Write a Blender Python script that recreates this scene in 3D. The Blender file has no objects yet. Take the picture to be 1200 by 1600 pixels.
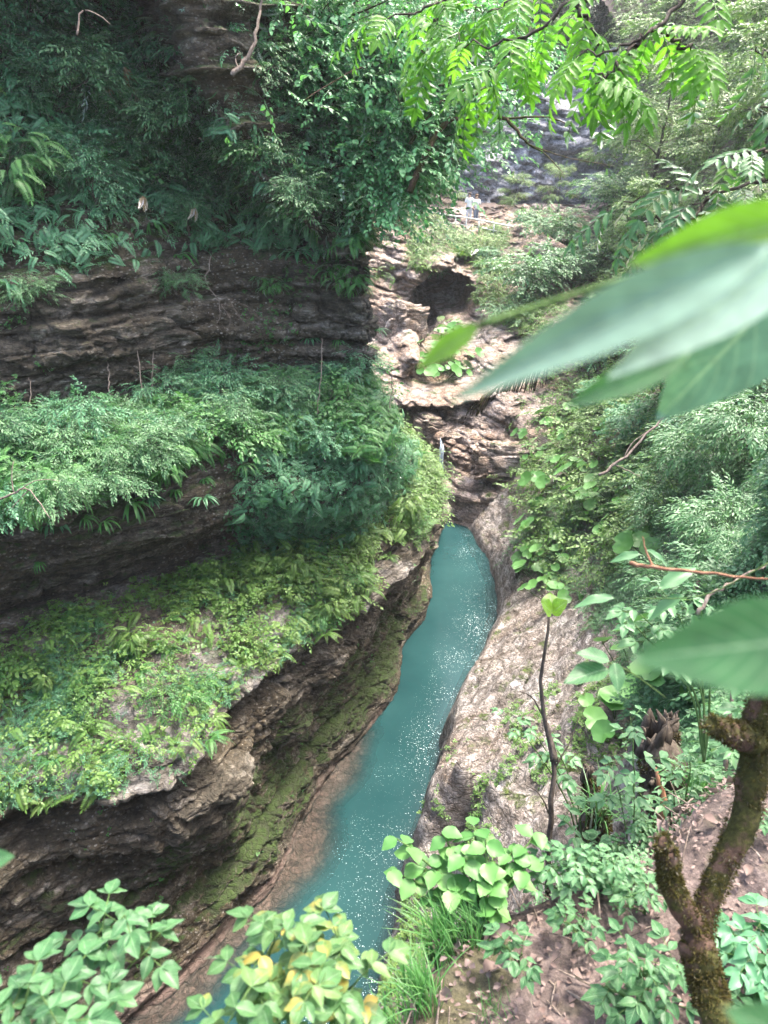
import bpy, math, random
import numpy as np
from mathutils import Vector, Matrix
random.seed(7); RS = np.random.RandomState(11)
S = bpy.context.scene
C = S.collection

# ------------------------------------------------------------------ camera, sky, sun
FPX = 1150.0
PITCH = math.radians(25)
cam_d = bpy.data.cameras.new("camera"); cam = bpy.data.objects.new("camera", cam_d); C.objects.link(cam)
cam_d.sensor_width = 36; cam_d.lens = 36 * FPX / 1600
cam.location = (0, 0, 0); cam.rotation_euler = (math.radians(90) - PITCH, 0, 0)
cam_d.clip_start = 0.02; cam_d.clip_end = 1000
cam_d.dof.use_dof = True; cam_d.dof.focus_distance = 12; cam_d.dof.aperture_fstop = 4.8
S.camera = cam
SUN_EL, SUN_AZ = math.radians(68), math.radians(56)      # azimuth measured from +Y towards +X
w = bpy.data.worlds.new("World"); S.world = w; w.use_nodes = True
nt = w.node_tree; nt.nodes.clear()
sky = nt.nodes.new('ShaderNodeTexSky'); sky.sky_type = 'NISHITA'; sky.sun_disc = False
sky.sun_elevation = SUN_EL; sky.sun_rotation = SUN_AZ; sky.air_density = 1.0; sky.dust_density = 6.0
bg = nt.nodes.new('ShaderNodeBackground'); bg.inputs['Strength'].default_value = 0.15
wo = nt.nodes.new('ShaderNodeOutputWorld')
nt.links.new(sky.outputs[0], bg.inputs[0]); nt.links.new(bg.outputs[0], wo.inputs[0])
sd = bpy.data.lights.new("sun", 'SUN'); sd.energy = 1.5; sd.angle = math.radians(11); sd.color = (1, .95, .86)
sun = bpy.data.objects.new("sun", sd); C.objects.link(sun)
sdir = Vector((math.sin(SUN_AZ) * math.cos(SUN_EL), math.cos(SUN_AZ) * math.cos(SUN_EL), math.sin(SUN_EL)))
sun.rotation_euler = sdir.to_track_quat('Z', 'Y').to_euler()
S.view_settings.view_transform = 'Standard'; S.view_settings.look = 'None'
S.view_settings.exposure = 2.75; S.view_settings.gamma = 1
S.render.engine = 'CYCLES'
S.cycles.max_bounces = 5; S.cycles.diffuse_bounces = 3; S.cycles.glossy_bounces = 2
S.cycles.transmission_bounces = 3; S.cycles.transparent_max_bounces = 8
S.cycles.use_denoising = True
S.cycles.caustics_reflective = False; S.cycles.caustics_refractive = False

sp, cp = math.sin(PITCH), math.cos(PITCH)
def ray(u, v):
    a = (u - 600) / FPX; b = (800 - v) / FPX
    return np.array([a, cp + b * sp, -sp + b * cp])
def pz(u, v, z): r = ray(u, v); return r * (z / r[2])
def py(u, v, y): r = ray(u, v); return r * (y / r[1])
def pd(u, v, d): return ray(u, v) * d

# ------------------------------------------------------------------ noise
def _h(i, j, k):
    n = (i * 374761393 + j * 668265263 + k * 2147483647 + 1013904223) & 0xffffffff
    n = ((n ^ (n >> 13)) * 1274126177) & 0xffffffff
    n = ((n ^ (n >> 16)) * 2246822519) & 0xffffffff
    return ((n ^ (n >> 15)) & 0xffff) / 65535.0
def vn(P):
    P = np.asarray(P, float); F = np.floor(P); I = F.astype(np.int64); f = P - F; f = f * f * (3 - 2 * f)
    i, j, k = I[..., 0], I[..., 1], I[..., 2]; x, y, z = f[..., 0], f[..., 1], f[..., 2]
    L = lambda a, b, t: a + (b - a) * t
    return L(L(L(_h(i, j, k), _h(i+1, j, k), x), L(_h(i, j+1, k), _h(i+1, j+1, k), x), y),
             L(L(_h(i, j, k+1), _h(i+1, j, k+1), x), L(_h(i, j+1, k+1), _h(i+1, j+1, k+1), x), y), z) * 2 - 1
def fbm(P, o=4, sc=1.0):
    P = np.asarray(P, float) * sc; s = 0; a = 1; t = 0
    for q in range(o):
        s = s + a * vn(P + 17.3 * q); t += a; a *= .5; P = P * 2.03
    return s / t
def sst(a, b, x):
    t = np.clip((x - a) / (b - a), 0, 1); return t * t * (3 - 2 * t)

# ------------------------------------------------------------------ mesh helpers
def mesh(name, V, F, mat, tint=None, uv=None, smooth=True, attrs=None):
    me = bpy.data.meshes.new(name); V = np.asarray(V, np.float32); F = np.asarray(F, np.int32)
    n, k = F.shape
    me.vertices.add(len(V)); me.vertices.foreach_set('co', V.ravel())
    me.loops.add(n * k); me.loops.foreach_set('vertex_index', F.ravel())
    me.polygons.add(n); me.polygons.foreach_set('loop_start', np.arange(0, n * k, k, dtype=np.int32))
    me.polygons.foreach_set('use_smooth', np.full(n, smooth))
    if tint is not None:
        a = me.attributes.new('tint', 'FLOAT', 'POINT'); a.data.foreach_set('value', np.asarray(tint, np.float32))
    for kx, val in (attrs or {}).items():
        a = me.attributes.new(kx, 'FLOAT', 'POINT'); a.data.foreach_set('value', np.asarray(val, np.float32))
    if uv is not None:
        l = me.uv_layers.new(name='UVMap'); l.data.foreach_set('uv', np.asarray(uv, np.float32)[F.ravel()].ravel())
    me.update(calc_edges=True); me.validate()
    if mat: me.materials.append(mat)
    return me
def tag(o, label=None, cat=None, group=None, kind=None):
    if label: o['label'] = label
    if cat: o['category'] = cat
    if group: o['group'] = group
    if kind: o['kind'] = kind
    return o
def link(name, me, parent=None):
    o = bpy.data.objects.new(name, me); C.objects.link(o)
    if parent: o.parent = parent
    return o
def struct(name, me): return tag(link(name, me), kind='structure')
def grid_faces(n, m):
    a = np.arange(n * m).reshape(n, m)
    return np.stack([a[:-1, :-1], a[:-1, 1:], a[1:, 1:], a[1:, :-1]], -1).reshape(-1, 4)
def grid_normals(P):
    du = np.gradient(P, axis=1); dv = np.gradient(P, axis=0)
    N = np.cross(du, dv); return N / (np.linalg.norm(N, axis=-1, keepdims=True) + 1e-9)
class Geo:                          # triangle soup with tint and uv
    def __init__(s): s.V = []; s.F = []; s.T = []; s.U = []; s.n = 0
    def add(s, V, F, t=0.5, U=None):
        V = np.asarray(V, float); s.V.append(V); s.F.append(np.asarray(F) + s.n)
        s.T.append(np.full(len(V), t) if np.isscalar(t) else np.asarray(t)); s.U.append(np.zeros((len(V), 2)) if U is None else U)
        s.n += len(V); return s
    def arr(s):
        return np.concatenate(s.V), np.concatenate(s.F), np.concatenate(s.T), np.concatenate(s.U)
    def inst(s, tpl, R, P, t=None):  # tpl=(V,F,T,U), R (m,3,3), P (m,3)
        V, F, T, U = tpl; m = len(P)
        VV = np.einsum('mij,nj->mni', R, V) + P[:, None, :]
        FF = F[None] + (np.arange(m) * len(V))[:, None, None]
        TT = np.broadcast_to(T[None], (m, len(V)))
        if t is not None: TT = TT * .35 + np.asarray(t)[:, None] * .65
        s.add(VV.reshape(-1, 3), FF.reshape(-1, 3), TT.reshape(-1), np.tile(U, (m, 1))); return s
    def mesh(s, name, mat, smooth=True):
        V, F, T, U = s.arr(); return mesh(name, V, F, mat, T, U, smooth)
def basis(fwd, up):                  # columns: x=side, y=fwd, z=up
    fwd = fwd / (np.linalg.norm(fwd, axis=-1, keepdims=True) + 1e-9)
    x = np.cross(fwd, up); x /= (np.linalg.norm(x, axis=-1, keepdims=True) + 1e-9)
    z = np.cross(x, fwd); return np.stack([x, fwd, z], -1)
def rnd(n, s=1.0): return RS.normal(size=(n, 3)) * s
def tube(g, pts, rad, k=6, t=.5, lump=0.0):
    pts = np.asarray(pts, float); n = len(pts); rad = np.broadcast_to(np.asarray(rad, float), (n,))
    T = np.gradient(pts, axis=0); T /= np.linalg.norm(T, axis=1, keepdims=True) + 1e-9
    ref = np.array([0.31, 0.2, .93]); ref = ref if abs(T[0] @ ref) < .9 else np.array([1., .1, .1])
    A = np.cross(T, ref); A /= np.linalg.norm(A, axis=1, keepdims=True) + 1e-9; B = np.cross(T, A)
    th = np.arange(k) * 2 * math.pi / k
    ring = A[:, None] * np.cos(th)[None, :, None] + B[:, None] * np.sin(th)[None, :, None]
    V = pts[:, None] + ring * rad[:, None, None]
    if lump: V = V + ring * (fbm(V, 3, 1 / (rad.mean() * 1.6 + 1e-6)) * lump * rad[:, None])[..., None]
    V = V.reshape(-1, 3)
    F = []
    for i in range(n - 1):
        for j in range(k):
            a = i * k + j; b = i * k + (j + 1) % k
            F += [(a, b, b + k), (a, b + k, a + k)]
    V = np.vstack([V, pts[0], pts[-1]]); e = (n - 1) * k
    for j in range(k):
        F += [(n * k, (j + 1) % k, j), (n * k + 1, e + j, e + (j + 1) % k)]
    g.add(V, np.array(F), t)
def smooth_path(pts, n=24, jit=0.0):
    pts = np.asarray(pts, float); m = len(pts); u = np.linspace(0, m - 1, n); out = []
    for x in u:
        i = min(int(x), m - 2); f = x - i
        p0, p1, p2, p3 = pts[max(i-1, 0)], pts[i], pts[i+1], pts[min(i+2, m-1)]
        out.append(.5 * (2*p1 + (p2-p0)*f + (2*p0-5*p1+4*p2-p3)*f*f + (-p0+3*p1-3*p2+p3)*f**3))
    out = np.array(out)
    if jit: out[1:-1] += rnd(n - 2, jit)
    return out

# ------------------------------------------------------------------ materials
def newmat(name):
    m = bpy.data.materials.new(name); m.use_nodes = True; t = m.node_tree; t.nodes.clear()
    return m, t, t.nodes, t.links
def N(t, typ, **kw):
    n = t.nodes.new(typ)
    for k, v in kw.items():
        if k.startswith('_'): setattr(n, k[1:], v)
        else: n.inputs[k.replace('__', ' ')].default_value = v
    return n
def ramp(t, stops, interp='LINEAR'):
    n = t.nodes.new('ShaderNodeValToRGB'); cr = n.color_ramp; cr.interpolation = interp
    while len(cr.elements) < len(stops): cr.elements.new(.5)
    for e, (p, c) in zip(cr.elements, stops):
        e.position = p; e.color = (*c, 1) if len(c) == 3 else c
    return n
def g3(v): return (v, v, v)
def mixc(t, fac, a, b, bt='MIX'):
    n = t.nodes.new('ShaderNodeMix'); n.data_type = 'RGBA'; n.blend_type = bt
    for s, i in ((fac, 0), (a, 6), (b, 7)):
        if hasattr(s, 'is_linked') or hasattr(s, 'links'): t.links.new(s, n.inputs[i])
        else: n.inputs[i].default_value = s if i == 0 else (*s, 1)
    return n.outputs[2]
def math_(t, op, a, b=None, clamp=False):
    n = t.nodes.new('ShaderNodeMath'); n.operation = op; n.use_clamp = clamp
    for i, s in enumerate((a, b)):
        if s is None: continue
        if hasattr(s, 'links'): t.links.new(s, n.inputs[i])
        else: n.inputs[i].default_value = s
    return n.outputs[0]
def noise(t, vec, scale, detail=6, rough=.6, dist=0.0):
    n = t.nodes.new('ShaderNodeTexNoise'); n.inputs['Scale'].default_value = scale; n.inputs['Detail'].default_value = detail
    n.inputs['Roughness'].default_value = rough; n.inputs['Distortion'].default_value = dist
    if vec is not None: t.links.new(vec, n.inputs['Vector'])
    return n.outputs[0]
def mapping(t, vec, scale, rot=(0, 0, 0)):
    n = t.nodes.new('ShaderNodeMapping'); n.inputs['Scale'].default_value = scale; n.inputs['Rotation'].default_value = rot
    t.links.new(vec, n.inputs['Vector']); return n.outputs[0]

def rock_mat(name, cols, moss=0.35, mosscol=((.03, .06, .012), (.07, .12, .02)), rot=(0, 0, 0), fine=1.0, stain=.6, bump=.9, gloss=.75, warm=(.25, .16, .10), useattr=False, spots=.35, strz=9, cs=3.6):
    m, t, nd, lk = newmat(name)
    geo = nd.new('ShaderNodeNewGeometry'); pos = geo.outputs['Position']
    strat = mapping(t, pos, (1.0, 1.0, cs), rot)
    n1 = noise(t, strat, 1.1 * fine, 9, .68, .35)
    n2 = noise(t, pos, .45, 5, .6)
    n3 = noise(t, pos, 14 * fine, 6, .7)
    r = ramp(t, [(.33, cols[0]), (.45, cols[1]), (.55, cols[2]), (.68, cols[3])]); lk.new(n1, r.inputs[0])
    c = r.outputs[0]
    r2 = ramp(t, [(.40, g3(0)), (.62, g3(1))]); lk.new(n2, r2.inputs[0])
    c = mixc(t, math_(t, 'MULTIPLY', r2.outputs[0], stain), c, warm)
    # vertical seepage streaks (dark mineral stain)
    st = noise(t, mapping(t, pos, (2.2, 2.2, .22)), 1.6, 5, .6)
    rs = ramp(t, [(.50, g3(0)), (.66, g3(1))]); lk.new(st, rs.inputs[0])
    c = mixc(t, math_(t, 'MULTIPLY', rs.outputs[0], .45), c, (cols[0][0] * .5, cols[0][1] * .5, cols[0][2] * .5))
    # pale lichen spots
    vo = nd.new('ShaderNodeTexVoronoi'); vo.inputs['Scale'].default_value = 9; lk.new(mapping(t, pos, (1, 1, 1.6)), vo.inputs['Vector'])
    lich = math_(t, 'MULTIPLY', math_(t, 'LESS_THAN', math_(t, 'ADD', vo.outputs['Distance'], math_(t, 'MULTIPLY', n3, .5)), .52), math_(t, 'MULTIPLY', r2.outputs[0], spots))
    c = mixc(t, lich, c, cols[3])
    pv = nd.new('ShaderNodeTexVoronoi'); pv.inputs['Scale'].default_value = 3.2 * fine; lk.new(mapping(t, pos, (1, 1, 3.0), rot), pv.inputs['Vector']); ps = nd.new('ShaderNodeSeparateColor'); lk.new(pv.outputs['Color'], ps.inputs[0])
    rp_ = ramp(t, [(.0, g3(.6)), (1, g3(1.35))]); lk.new(ps.outputs[0], rp_.inputs[0]); c = mixc(t, .8, c, rp_.outputs[0], 'MULTIPLY')
    r3 = ramp(t, [(.3, g3(.45)), (.7, g3(1.35))]); lk.new(n3, r3.inputs[0]); c = mixc(t, 1.0, c, r3.outputs[0], 'MULTIPLY')
    # moss on faces turned up, and in patches
    sx = nd.new('ShaderNodeSeparateXYZ'); lk.new(geo.outputs['Normal'], sx.inputs[0])
    nm = noise(t, pos, 1.3, 7, .7)
    mk = math_(t, 'ADD', math_(t, 'MULTIPLY', sx.outputs[2], .22), nm)
    if useattr:
        at = nd.new('ShaderNodeAttribute'); at.attribute_name = 'moss'; mk = math_(t, 'ADD', mk, at.outputs['Fac'])
    rm = ramp(t, [(.86 - moss * .5, g3(0)), (.95 - moss * .5, g3(1))]); lk.new(mk, rm.inputs[0])
    rc = ramp(t, [(.3, mosscol[0]), (.7, mosscol[1])]); lk.new(n3, rc.inputs[0])
    c = mixc(t, rm.outputs[0], c, rc.outputs[0])
    if useattr:
        ap = nd.new('ShaderNodeAttribute'); ap.attribute_name = 'pale'
        c = mixc(t, ap.outputs['Fac'], c, mixc(t, n3, (.18, .12, .095), (.38, .28, .24)))
        ab = nd.new('ShaderNodeAttribute'); ab.attribute_name = 'bleach'; rb = ramp(t, [(.3, (.10, .08, .05)), (.5, (.33, .30, .27)), (.68, (.58, .55, .53))]); lk.new(n1, rb.inputs[0])
        c = mixc(t, ab.outputs['Fac'], c, rb.outputs[0])
    # wet dark line just above the water
    sz = nd.new('ShaderNodeSeparateXYZ'); lk.new(pos, sz.inputs[0])
    wz = math_(t, 'ADD', sz.outputs[2], math_(t, 'MULTIPLY', n1, -.9)); rw = N(t, 'ShaderNodeMapRange'); rw.inputs[1].default_value = -14.35; rw.inputs[2].default_value = -14.0; lk.new(wz, rw.inputs[0])
    wet = math_(t, 'MULTIPLY', math_(t, 'SUBTRACT', 1.0, rw.outputs[0], True), .6)
    c = mixc(t, wet, c, mixc(t, .8, c, (.25, .23, .21), 'MULTIPLY'))
    b = N(t, 'ShaderNodeBsdfPrincipled', Roughness=gloss); b.inputs['Specular IOR Level'].default_value = .35
    lk.new(c, b.inputs['Base Color'])
    # cracks and layering
    w_ = noise(t, mapping(t, pos, (1.2, 1.2, strz), rot), 1.6 * fine, 8, .75, .5)
    h = math_(t, 'ADD', math_(t, 'MULTIPLY', w_, 1.0), math_(t, 'MULTIPLY', n3, .35))
    crk = []
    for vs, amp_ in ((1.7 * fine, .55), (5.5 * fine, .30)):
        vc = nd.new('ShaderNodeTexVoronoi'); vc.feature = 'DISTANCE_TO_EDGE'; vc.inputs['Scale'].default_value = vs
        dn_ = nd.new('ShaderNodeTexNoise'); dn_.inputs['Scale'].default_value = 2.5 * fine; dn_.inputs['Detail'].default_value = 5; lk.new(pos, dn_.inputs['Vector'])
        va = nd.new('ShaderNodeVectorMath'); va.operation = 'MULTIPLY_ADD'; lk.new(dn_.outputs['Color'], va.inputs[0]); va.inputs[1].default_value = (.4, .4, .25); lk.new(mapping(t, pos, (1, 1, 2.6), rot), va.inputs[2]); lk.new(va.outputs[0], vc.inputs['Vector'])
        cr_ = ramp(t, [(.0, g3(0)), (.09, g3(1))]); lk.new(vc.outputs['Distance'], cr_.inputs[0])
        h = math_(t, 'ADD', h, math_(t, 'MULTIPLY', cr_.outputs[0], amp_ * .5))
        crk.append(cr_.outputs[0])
        pt = nd.new('ShaderNodeTexVoronoi'); pt.inputs['Scale'].default_value = vs; lk.new(va.outputs[0], pt.inputs['Vector']); sc_ = nd.new('ShaderNodeSeparateColor'); lk.new(pt.outputs['Color'], sc_.inputs[0])
        h = math_(t, 'ADD', h, math_(t, 'MULTIPLY', sc_.outputs[0], amp_ * .6))
    h = math_(t, 'ADD', h, math_(t, 'MULTIPLY', rm.outputs[0], .12))
    # darker colour along the crack lines, made patchy by noise
    crack_tone = math_(t, 'MULTIPLY', math_(t, 'SUBTRACT', 1.0, math_(t, 'MULTIPLY', crk[0], crk[1])), math_(t, 'MULTIPLY', nm, 1.3)); lk.new(mixc(t, math_(t, 'MULTIPLY', crack_tone, .75, True), c, (.045, .04, .028)), b.inputs['Base Color'])
    bp = N(t, 'ShaderNodeBump', Strength=bump, Distance=.16); lk.new(h, bp.inputs['Height']); lk.new(bp.outputs[0], b.inputs['Normal'])
    o = nd.new('ShaderNodeOutputMaterial'); lk.new(b.outputs[0], o.inputs[0]); return m

M = {}
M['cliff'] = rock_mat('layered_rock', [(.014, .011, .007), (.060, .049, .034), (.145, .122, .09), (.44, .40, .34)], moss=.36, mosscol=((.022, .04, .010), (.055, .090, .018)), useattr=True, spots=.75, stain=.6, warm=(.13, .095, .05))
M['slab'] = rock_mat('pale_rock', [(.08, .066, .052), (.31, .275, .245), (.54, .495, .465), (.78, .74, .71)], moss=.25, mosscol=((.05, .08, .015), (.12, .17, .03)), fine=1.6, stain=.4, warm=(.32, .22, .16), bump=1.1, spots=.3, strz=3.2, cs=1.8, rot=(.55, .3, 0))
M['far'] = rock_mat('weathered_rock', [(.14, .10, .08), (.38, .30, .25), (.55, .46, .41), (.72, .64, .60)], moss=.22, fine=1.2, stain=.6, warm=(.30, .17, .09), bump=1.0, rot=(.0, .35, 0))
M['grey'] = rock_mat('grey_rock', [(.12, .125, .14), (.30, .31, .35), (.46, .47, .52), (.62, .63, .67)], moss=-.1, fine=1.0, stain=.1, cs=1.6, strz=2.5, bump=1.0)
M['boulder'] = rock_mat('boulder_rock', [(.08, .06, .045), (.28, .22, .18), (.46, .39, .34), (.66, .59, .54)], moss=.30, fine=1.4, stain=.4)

def plain(name, col, rough=.7, metal=0):
    m, t, nd, lk = newmat(name); geo = nd.new('ShaderNodeNewGeometry')
    n1 = noise(t, geo.outputs['Position'], 12, 4, .6); r = ramp(t, [(.3, tuple(x * .75 for x in col)), (.7, tuple(min(1, x * 1.15) for x in col))]); lk.new(n1, r.inputs[0])
    b = N(t, 'ShaderNodeBsdfPrincipled', Roughness=rough, Metallic=metal); lk.new(r.outputs[0], b.inputs['Base Color'])
    o = nd.new('ShaderNodeOutputMaterial'); lk.new(b.outputs[0], o.inputs[0]); return m

def leaf_mat(name, stops, trans=.45, rough=.45, spec=.26, veins=False, spots=None):
    m, t, nd, lk = newmat(name)
    at = nd.new('ShaderNodeAttribute'); at.attribute_name = 'tint'
    geo = nd.new('ShaderNodeNewGeometry')
    nz = noise(t, geo.outputs['Position'], .9, 3, .5)
    v = math_(t, 'ADD', math_(t, 'MULTIPLY', at.outputs['Fac'], .75), math_(t, 'MULTIPLY', nz, .45))
    v = math_(t, 'SUBTRACT', v, .1, True)
    r = ramp(t, stops); lk.new(v, r.inputs[0]); c = r.outputs[0]
    if veins:
        uv = nd.new('ShaderNodeUVMap'); sx = nd.new('ShaderNodeSeparateXYZ'); lk.new(uv.outputs[0], sx.inputs[0])
        ax = math_(t, 'ABSOLUTE', math_(t, 'SUBTRACT', sx.outputs[0], .5))
        mid = math_(t, 'LESS_THAN', ax, .018)
        sv = math_(t, 'SINE', math_(t, 'MULTIPLY', math_(t, 'SUBTRACT', sx.outputs[1], math_(t, 'MULTIPLY', ax, .55)), 56))
        side = math_(t, 'GREATER_THAN', sv, .93)
        vv = math_(t, 'MAXIMUM', mid, math_(t, 'MULTIPLY', side, .45))
        c = mixc(t, math_(t, 'MULTIPLY', vv, .6), c, (.26, .38, .22))
        n5 = noise(t, geo.outputs['Position'], 60, 4, .6)
        rr = ramp(t, [(.3, g3(.75)), (.7, g3(1.2))]); lk.new(n5, rr.inputs[0]); c = mixc(t, 1.0, c, rr.outputs[0], 'MULTIPLY')
    if spots:
        n6 = noise(t, geo.outputs['Position'], 11, 4, .6); rr = ramp(t, [(.55, g3(0)), (.70, g3(1))]); 
        lk.new(math_(t, 'ADD', n6, math_(t, 'MULTIPLY', math_(t, 'SUBTRACT', at.outputs['Fac'], .6), .3)), rr.inputs[0]); c = mixc(t, math_(t, 'MULTIPLY', rr.outputs[0], .9), c, spots)
    d = nd.new('ShaderNodeBsdfDiffuse'); lk.new(c, d.inputs[0])
    tr = nd.new('ShaderNodeBsdfTranslucent')
    tc = mixc(t, 1.0, c, (1.25, 1.5, .55), 'MULTIPLY'); lk.new(tc, tr.inputs[0])
    mx = nd.new('ShaderNodeMixShader'); mx.inputs[0].default_value = trans; lk.new(d.outputs[0], mx.inputs[1]); lk.new(tr.outputs[0], mx.inputs[2])
    gl = nd.new('ShaderNodeBsdfGlossy'); gl.inputs['Roughness'].default_value = rough; gl.inputs[0].default_value = (1, 1, 1, 1)
    fr = nd.new('ShaderNodeFresnel'); fr.inputs[0].default_value = 1.45
    m2 = nd.new('ShaderNodeMixShader'); lk.new(math_(t, 'MULTIPLY', fr.outputs[0], spec * 2.2, True), m2.inputs[0]); lk.new(mx.outputs[0], m2.inputs[1]); lk.new(gl.outputs[0], m2.inputs[2])
    if veins:
        bp = N(t, 'ShaderNodeBump', Strength=.35, Distance=.002); lk.new(vv, bp.inputs['Height'])
        for n_ in (d, gl): lk.new(bp.outputs[0], n_.inputs['Normal'])
    o = nd.new('ShaderNodeOutputMaterial'); lk.new(m2.outputs[0], o.inputs[0]); return m
M['teal'] = leaf_mat('shade_foliage', [(.0, (.028, .10, .042)), (.45, (.072, .21, .10)), (1, (.16, .34, .185))])
M['fern'] = leaf_mat('fern_green', [(.0, (.022, .08, .02)), (.5, (.06, .185, .045)), (1, (.13, .28, .075))])
M['bright'] = leaf_mat('sunny_foliage', [(.0, (.045, .12, .025)), (.5, (.10, .20, .04)), (1, (.20, .28, .07))])
M['grey_leaf'] = leaf_mat('near_leaf_grey', [(.0, (.08, .155, .12)), (.5, (.12, .20, .16)), (1, (.16, .25, .20))], trans=.35, veins=True, rough=.7, spec=.08)
M['light_leaf'] = leaf_mat('near_leaf_light', [(.0, (.15, .235, .19)), (.5, (.20, .29, .24)), (1, (.25, .34, .29))], trans=.35, veins=True, rough=.7, spec=.08)
M['vein_leaf'] = leaf_mat('near_leaf_veined', [(.0, (.07, .15, .09)), (.5, (.10, .20, .13)), (1, (.14, .25, .165))], trans=.35, veins=True, rough=.6, spec=.12)
M['crown'] = leaf_mat('cliff_tree_leaves', [(.0, (.04, .14, .05)), (.5, (.10, .28, .11)), (1, (.20, .42, .19))])
M['humus'] = plain('forest_floor', (.03, .045, .02), .95)
M['pale'] = leaf_mat('pale_foliage', [(.0, (.035, .11, .04)), (.5, (.085, .20, .085)), (1, (.17, .30, .14))])
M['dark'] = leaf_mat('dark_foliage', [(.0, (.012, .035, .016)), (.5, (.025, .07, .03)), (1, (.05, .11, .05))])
M['ash'] = leaf_mat('compound_leaf_green', [(.0, (.04, .13, .015)), (.5, (.09, .23, .03)), (1, (.16, .32, .05))], trans=.6, veins=True, spec=.1)
M['fore'] = leaf_mat('near_leaf_green', [(.0, (.022, .080, .028)), (.5, (.045, .135, .046)), (1, (.09, .20, .07))], trans=.4, veins=True)
M['lime'] = leaf_mat('near_leaf_lime', [(.0, (.08, .20, .01)), (.5, (.13, .27, .015)), (1, (.2, .34, .03))], trans=.65, veins=True)
M['spotted'] = leaf_mat('yellowing_leaf', [(.0, (.03, .085, .025)), (.5, (.06, .15, .045)), (.75, (.11, .19, .05)), (1, (.24, .25, .05))], trans=.4, veins=True, spots=(.36, .26, .05))
M['butter'] = leaf_mat('round_leaf_green', [(.0, (.04, .13, .03)), (.5, (.08, .21, .05)), (1, (.14, .28, .08))], trans=.35)
M['dry'] = leaf_mat('dry_frond', [(.0, (.10, .06, .03)), (.5, (.22, .14, .07)), (1, (.34, .25, .14))], trans=.3)
M['litter'] = leaf_mat('leaf_litter', [(.0, (.035, .022, .018)), (.4, (.10, .068, .058)), (.75, (.17, .125, .11)), (1, (.26, .21, .19))], trans=.1, spec=.15)

def bark_mat(name, c0, c1, c2, mossy=0.0):
    m, t, nd, lk = newmat(name); geo = nd.new('ShaderNodeNewGeometry'); pos = geo.outputs['Position']
    n1 = noise(t, mapping(t, pos, (1, 1, .3)), 30, 6, .7); n2 = noise(t, pos, 7, 6, .65)
    r = ramp(t, [(.3, c0), (.5, c1), (.7, c2)]); lk.new(n1, r.inputs[0]); c = r.outputs[0]
    if mossy:
        rm = ramp(t, [(.68 - mossy * .3, g3(0)), (.75 - mossy * .3, g3(1))]); lk.new(n2, rm.inputs[0])
        n4 = noise(t, pos, 60, 5, .7); rc = ramp(t, [(.3, (.012, .012, .004)), (.55, (.038, .038, .009)), (.75, (.075, .075, .018))]); lk.new(n4, rc.inputs[0])
        c = mixc(t, rm.outputs[0], c, rc.outputs[0])
    b = N(t, 'ShaderNodeBsdfPrincipled', Roughness=.9); b.inputs['Specular IOR Level'].default_value = .2; lk.new(c, b.inputs['Base Color'])
    bp = N(t, 'ShaderNodeBump', Strength=.9, Distance=.012); lk.new(math_(t, 'ADD', n1, n2), bp.inputs['Height']); lk.new(bp.outputs[0], b.inputs['Normal'])
    o = nd.new('ShaderNodeOutputMaterial'); lk.new(b.outputs[0], o.inputs[0]); return m
M['bark'] = bark_mat('dark_bark', (.02, .016, .012), (.06, .048, .038), (.12, .10, .08))
M['mossbark'] = bark_mat('mossy_bark', (.02, .012, .008), (.06, .036, .025), (.13, .08, .055), .8)
M['twig'] = bark_mat('twig_bark', (.06, .045, .035), (.16, .125, .10), (.30, .25, .21))
M['greenstem'] = bark_mat('green_stem', (.03, .06, .015), (.06, .11, .03), (.10, .16, .05))
M['redstem'] = bark_mat('reddish_stem', (.08, .035, .02), (.2, .10, .06), (.3, .18, .11))
def soil_mat():
    m, t, nd, lk = newmat('soil'); geo = nd.new('ShaderNodeNewGeometry'); pos = geo.outputs['Position']
    n1 = noise(t, pos, 9, 8, .7); n2 = noise(t, pos, 1.4, 4, .6); n3 = noise(t, pos, 60, 4, .7)
    r = ramp(t, [(.3, (.03, .021, .018)), (.5, (.085, .062, .054)), (.66, (.17, .13, .115))]); lk.new(n1, r.inputs[0])
    rm = ramp(t, [(.56, g3(0)), (.64, g3(1))]); lk.new(n2, rm.inputs[0])
    c = mixc(t, math_(t, 'MULTIPLY', rm.outputs[0], .7), r.outputs[0], (.055, .055, .018))
    rr = ramp(t, [(.3, g3(.6)), (.7, g3(1.3))]); lk.new(n3, rr.inputs[0]); c = mixc(t, 1.0, c, rr.outputs[0], 'MULTIPLY')
    b = N(t, 'ShaderNodeBsdfPrincipled', Roughness=.95); lk.new(c, b.inputs['Base Color'])
    bp = N(t, 'ShaderNodeBump', Strength=1.0, Distance=.03); lk.new(math_(t, 'ADD', n1, math_(t, 'MULTIPLY', n3, .3)), bp.inputs['Height']); lk.new(bp.outputs[0], b.inputs['Normal'])
    o = nd.new('ShaderNodeOutputMaterial'); lk.new(b.outputs[0], o.inputs[0]); return m
M['soil'] = soil_mat()
def ground_mat():     # slab rock low down, soil and humus elsewhere
    m, t, nd, lk = newmat('bank_ground'); geo = nd.new('ShaderNodeNewGeometry'); pos = geo.outputs['Position']
    def base(col):
        return None
    at = nd.new('ShaderNodeAttribute'); at.attribute_name = 'soil'
    src = M['slab'].node_tree; return None
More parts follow.
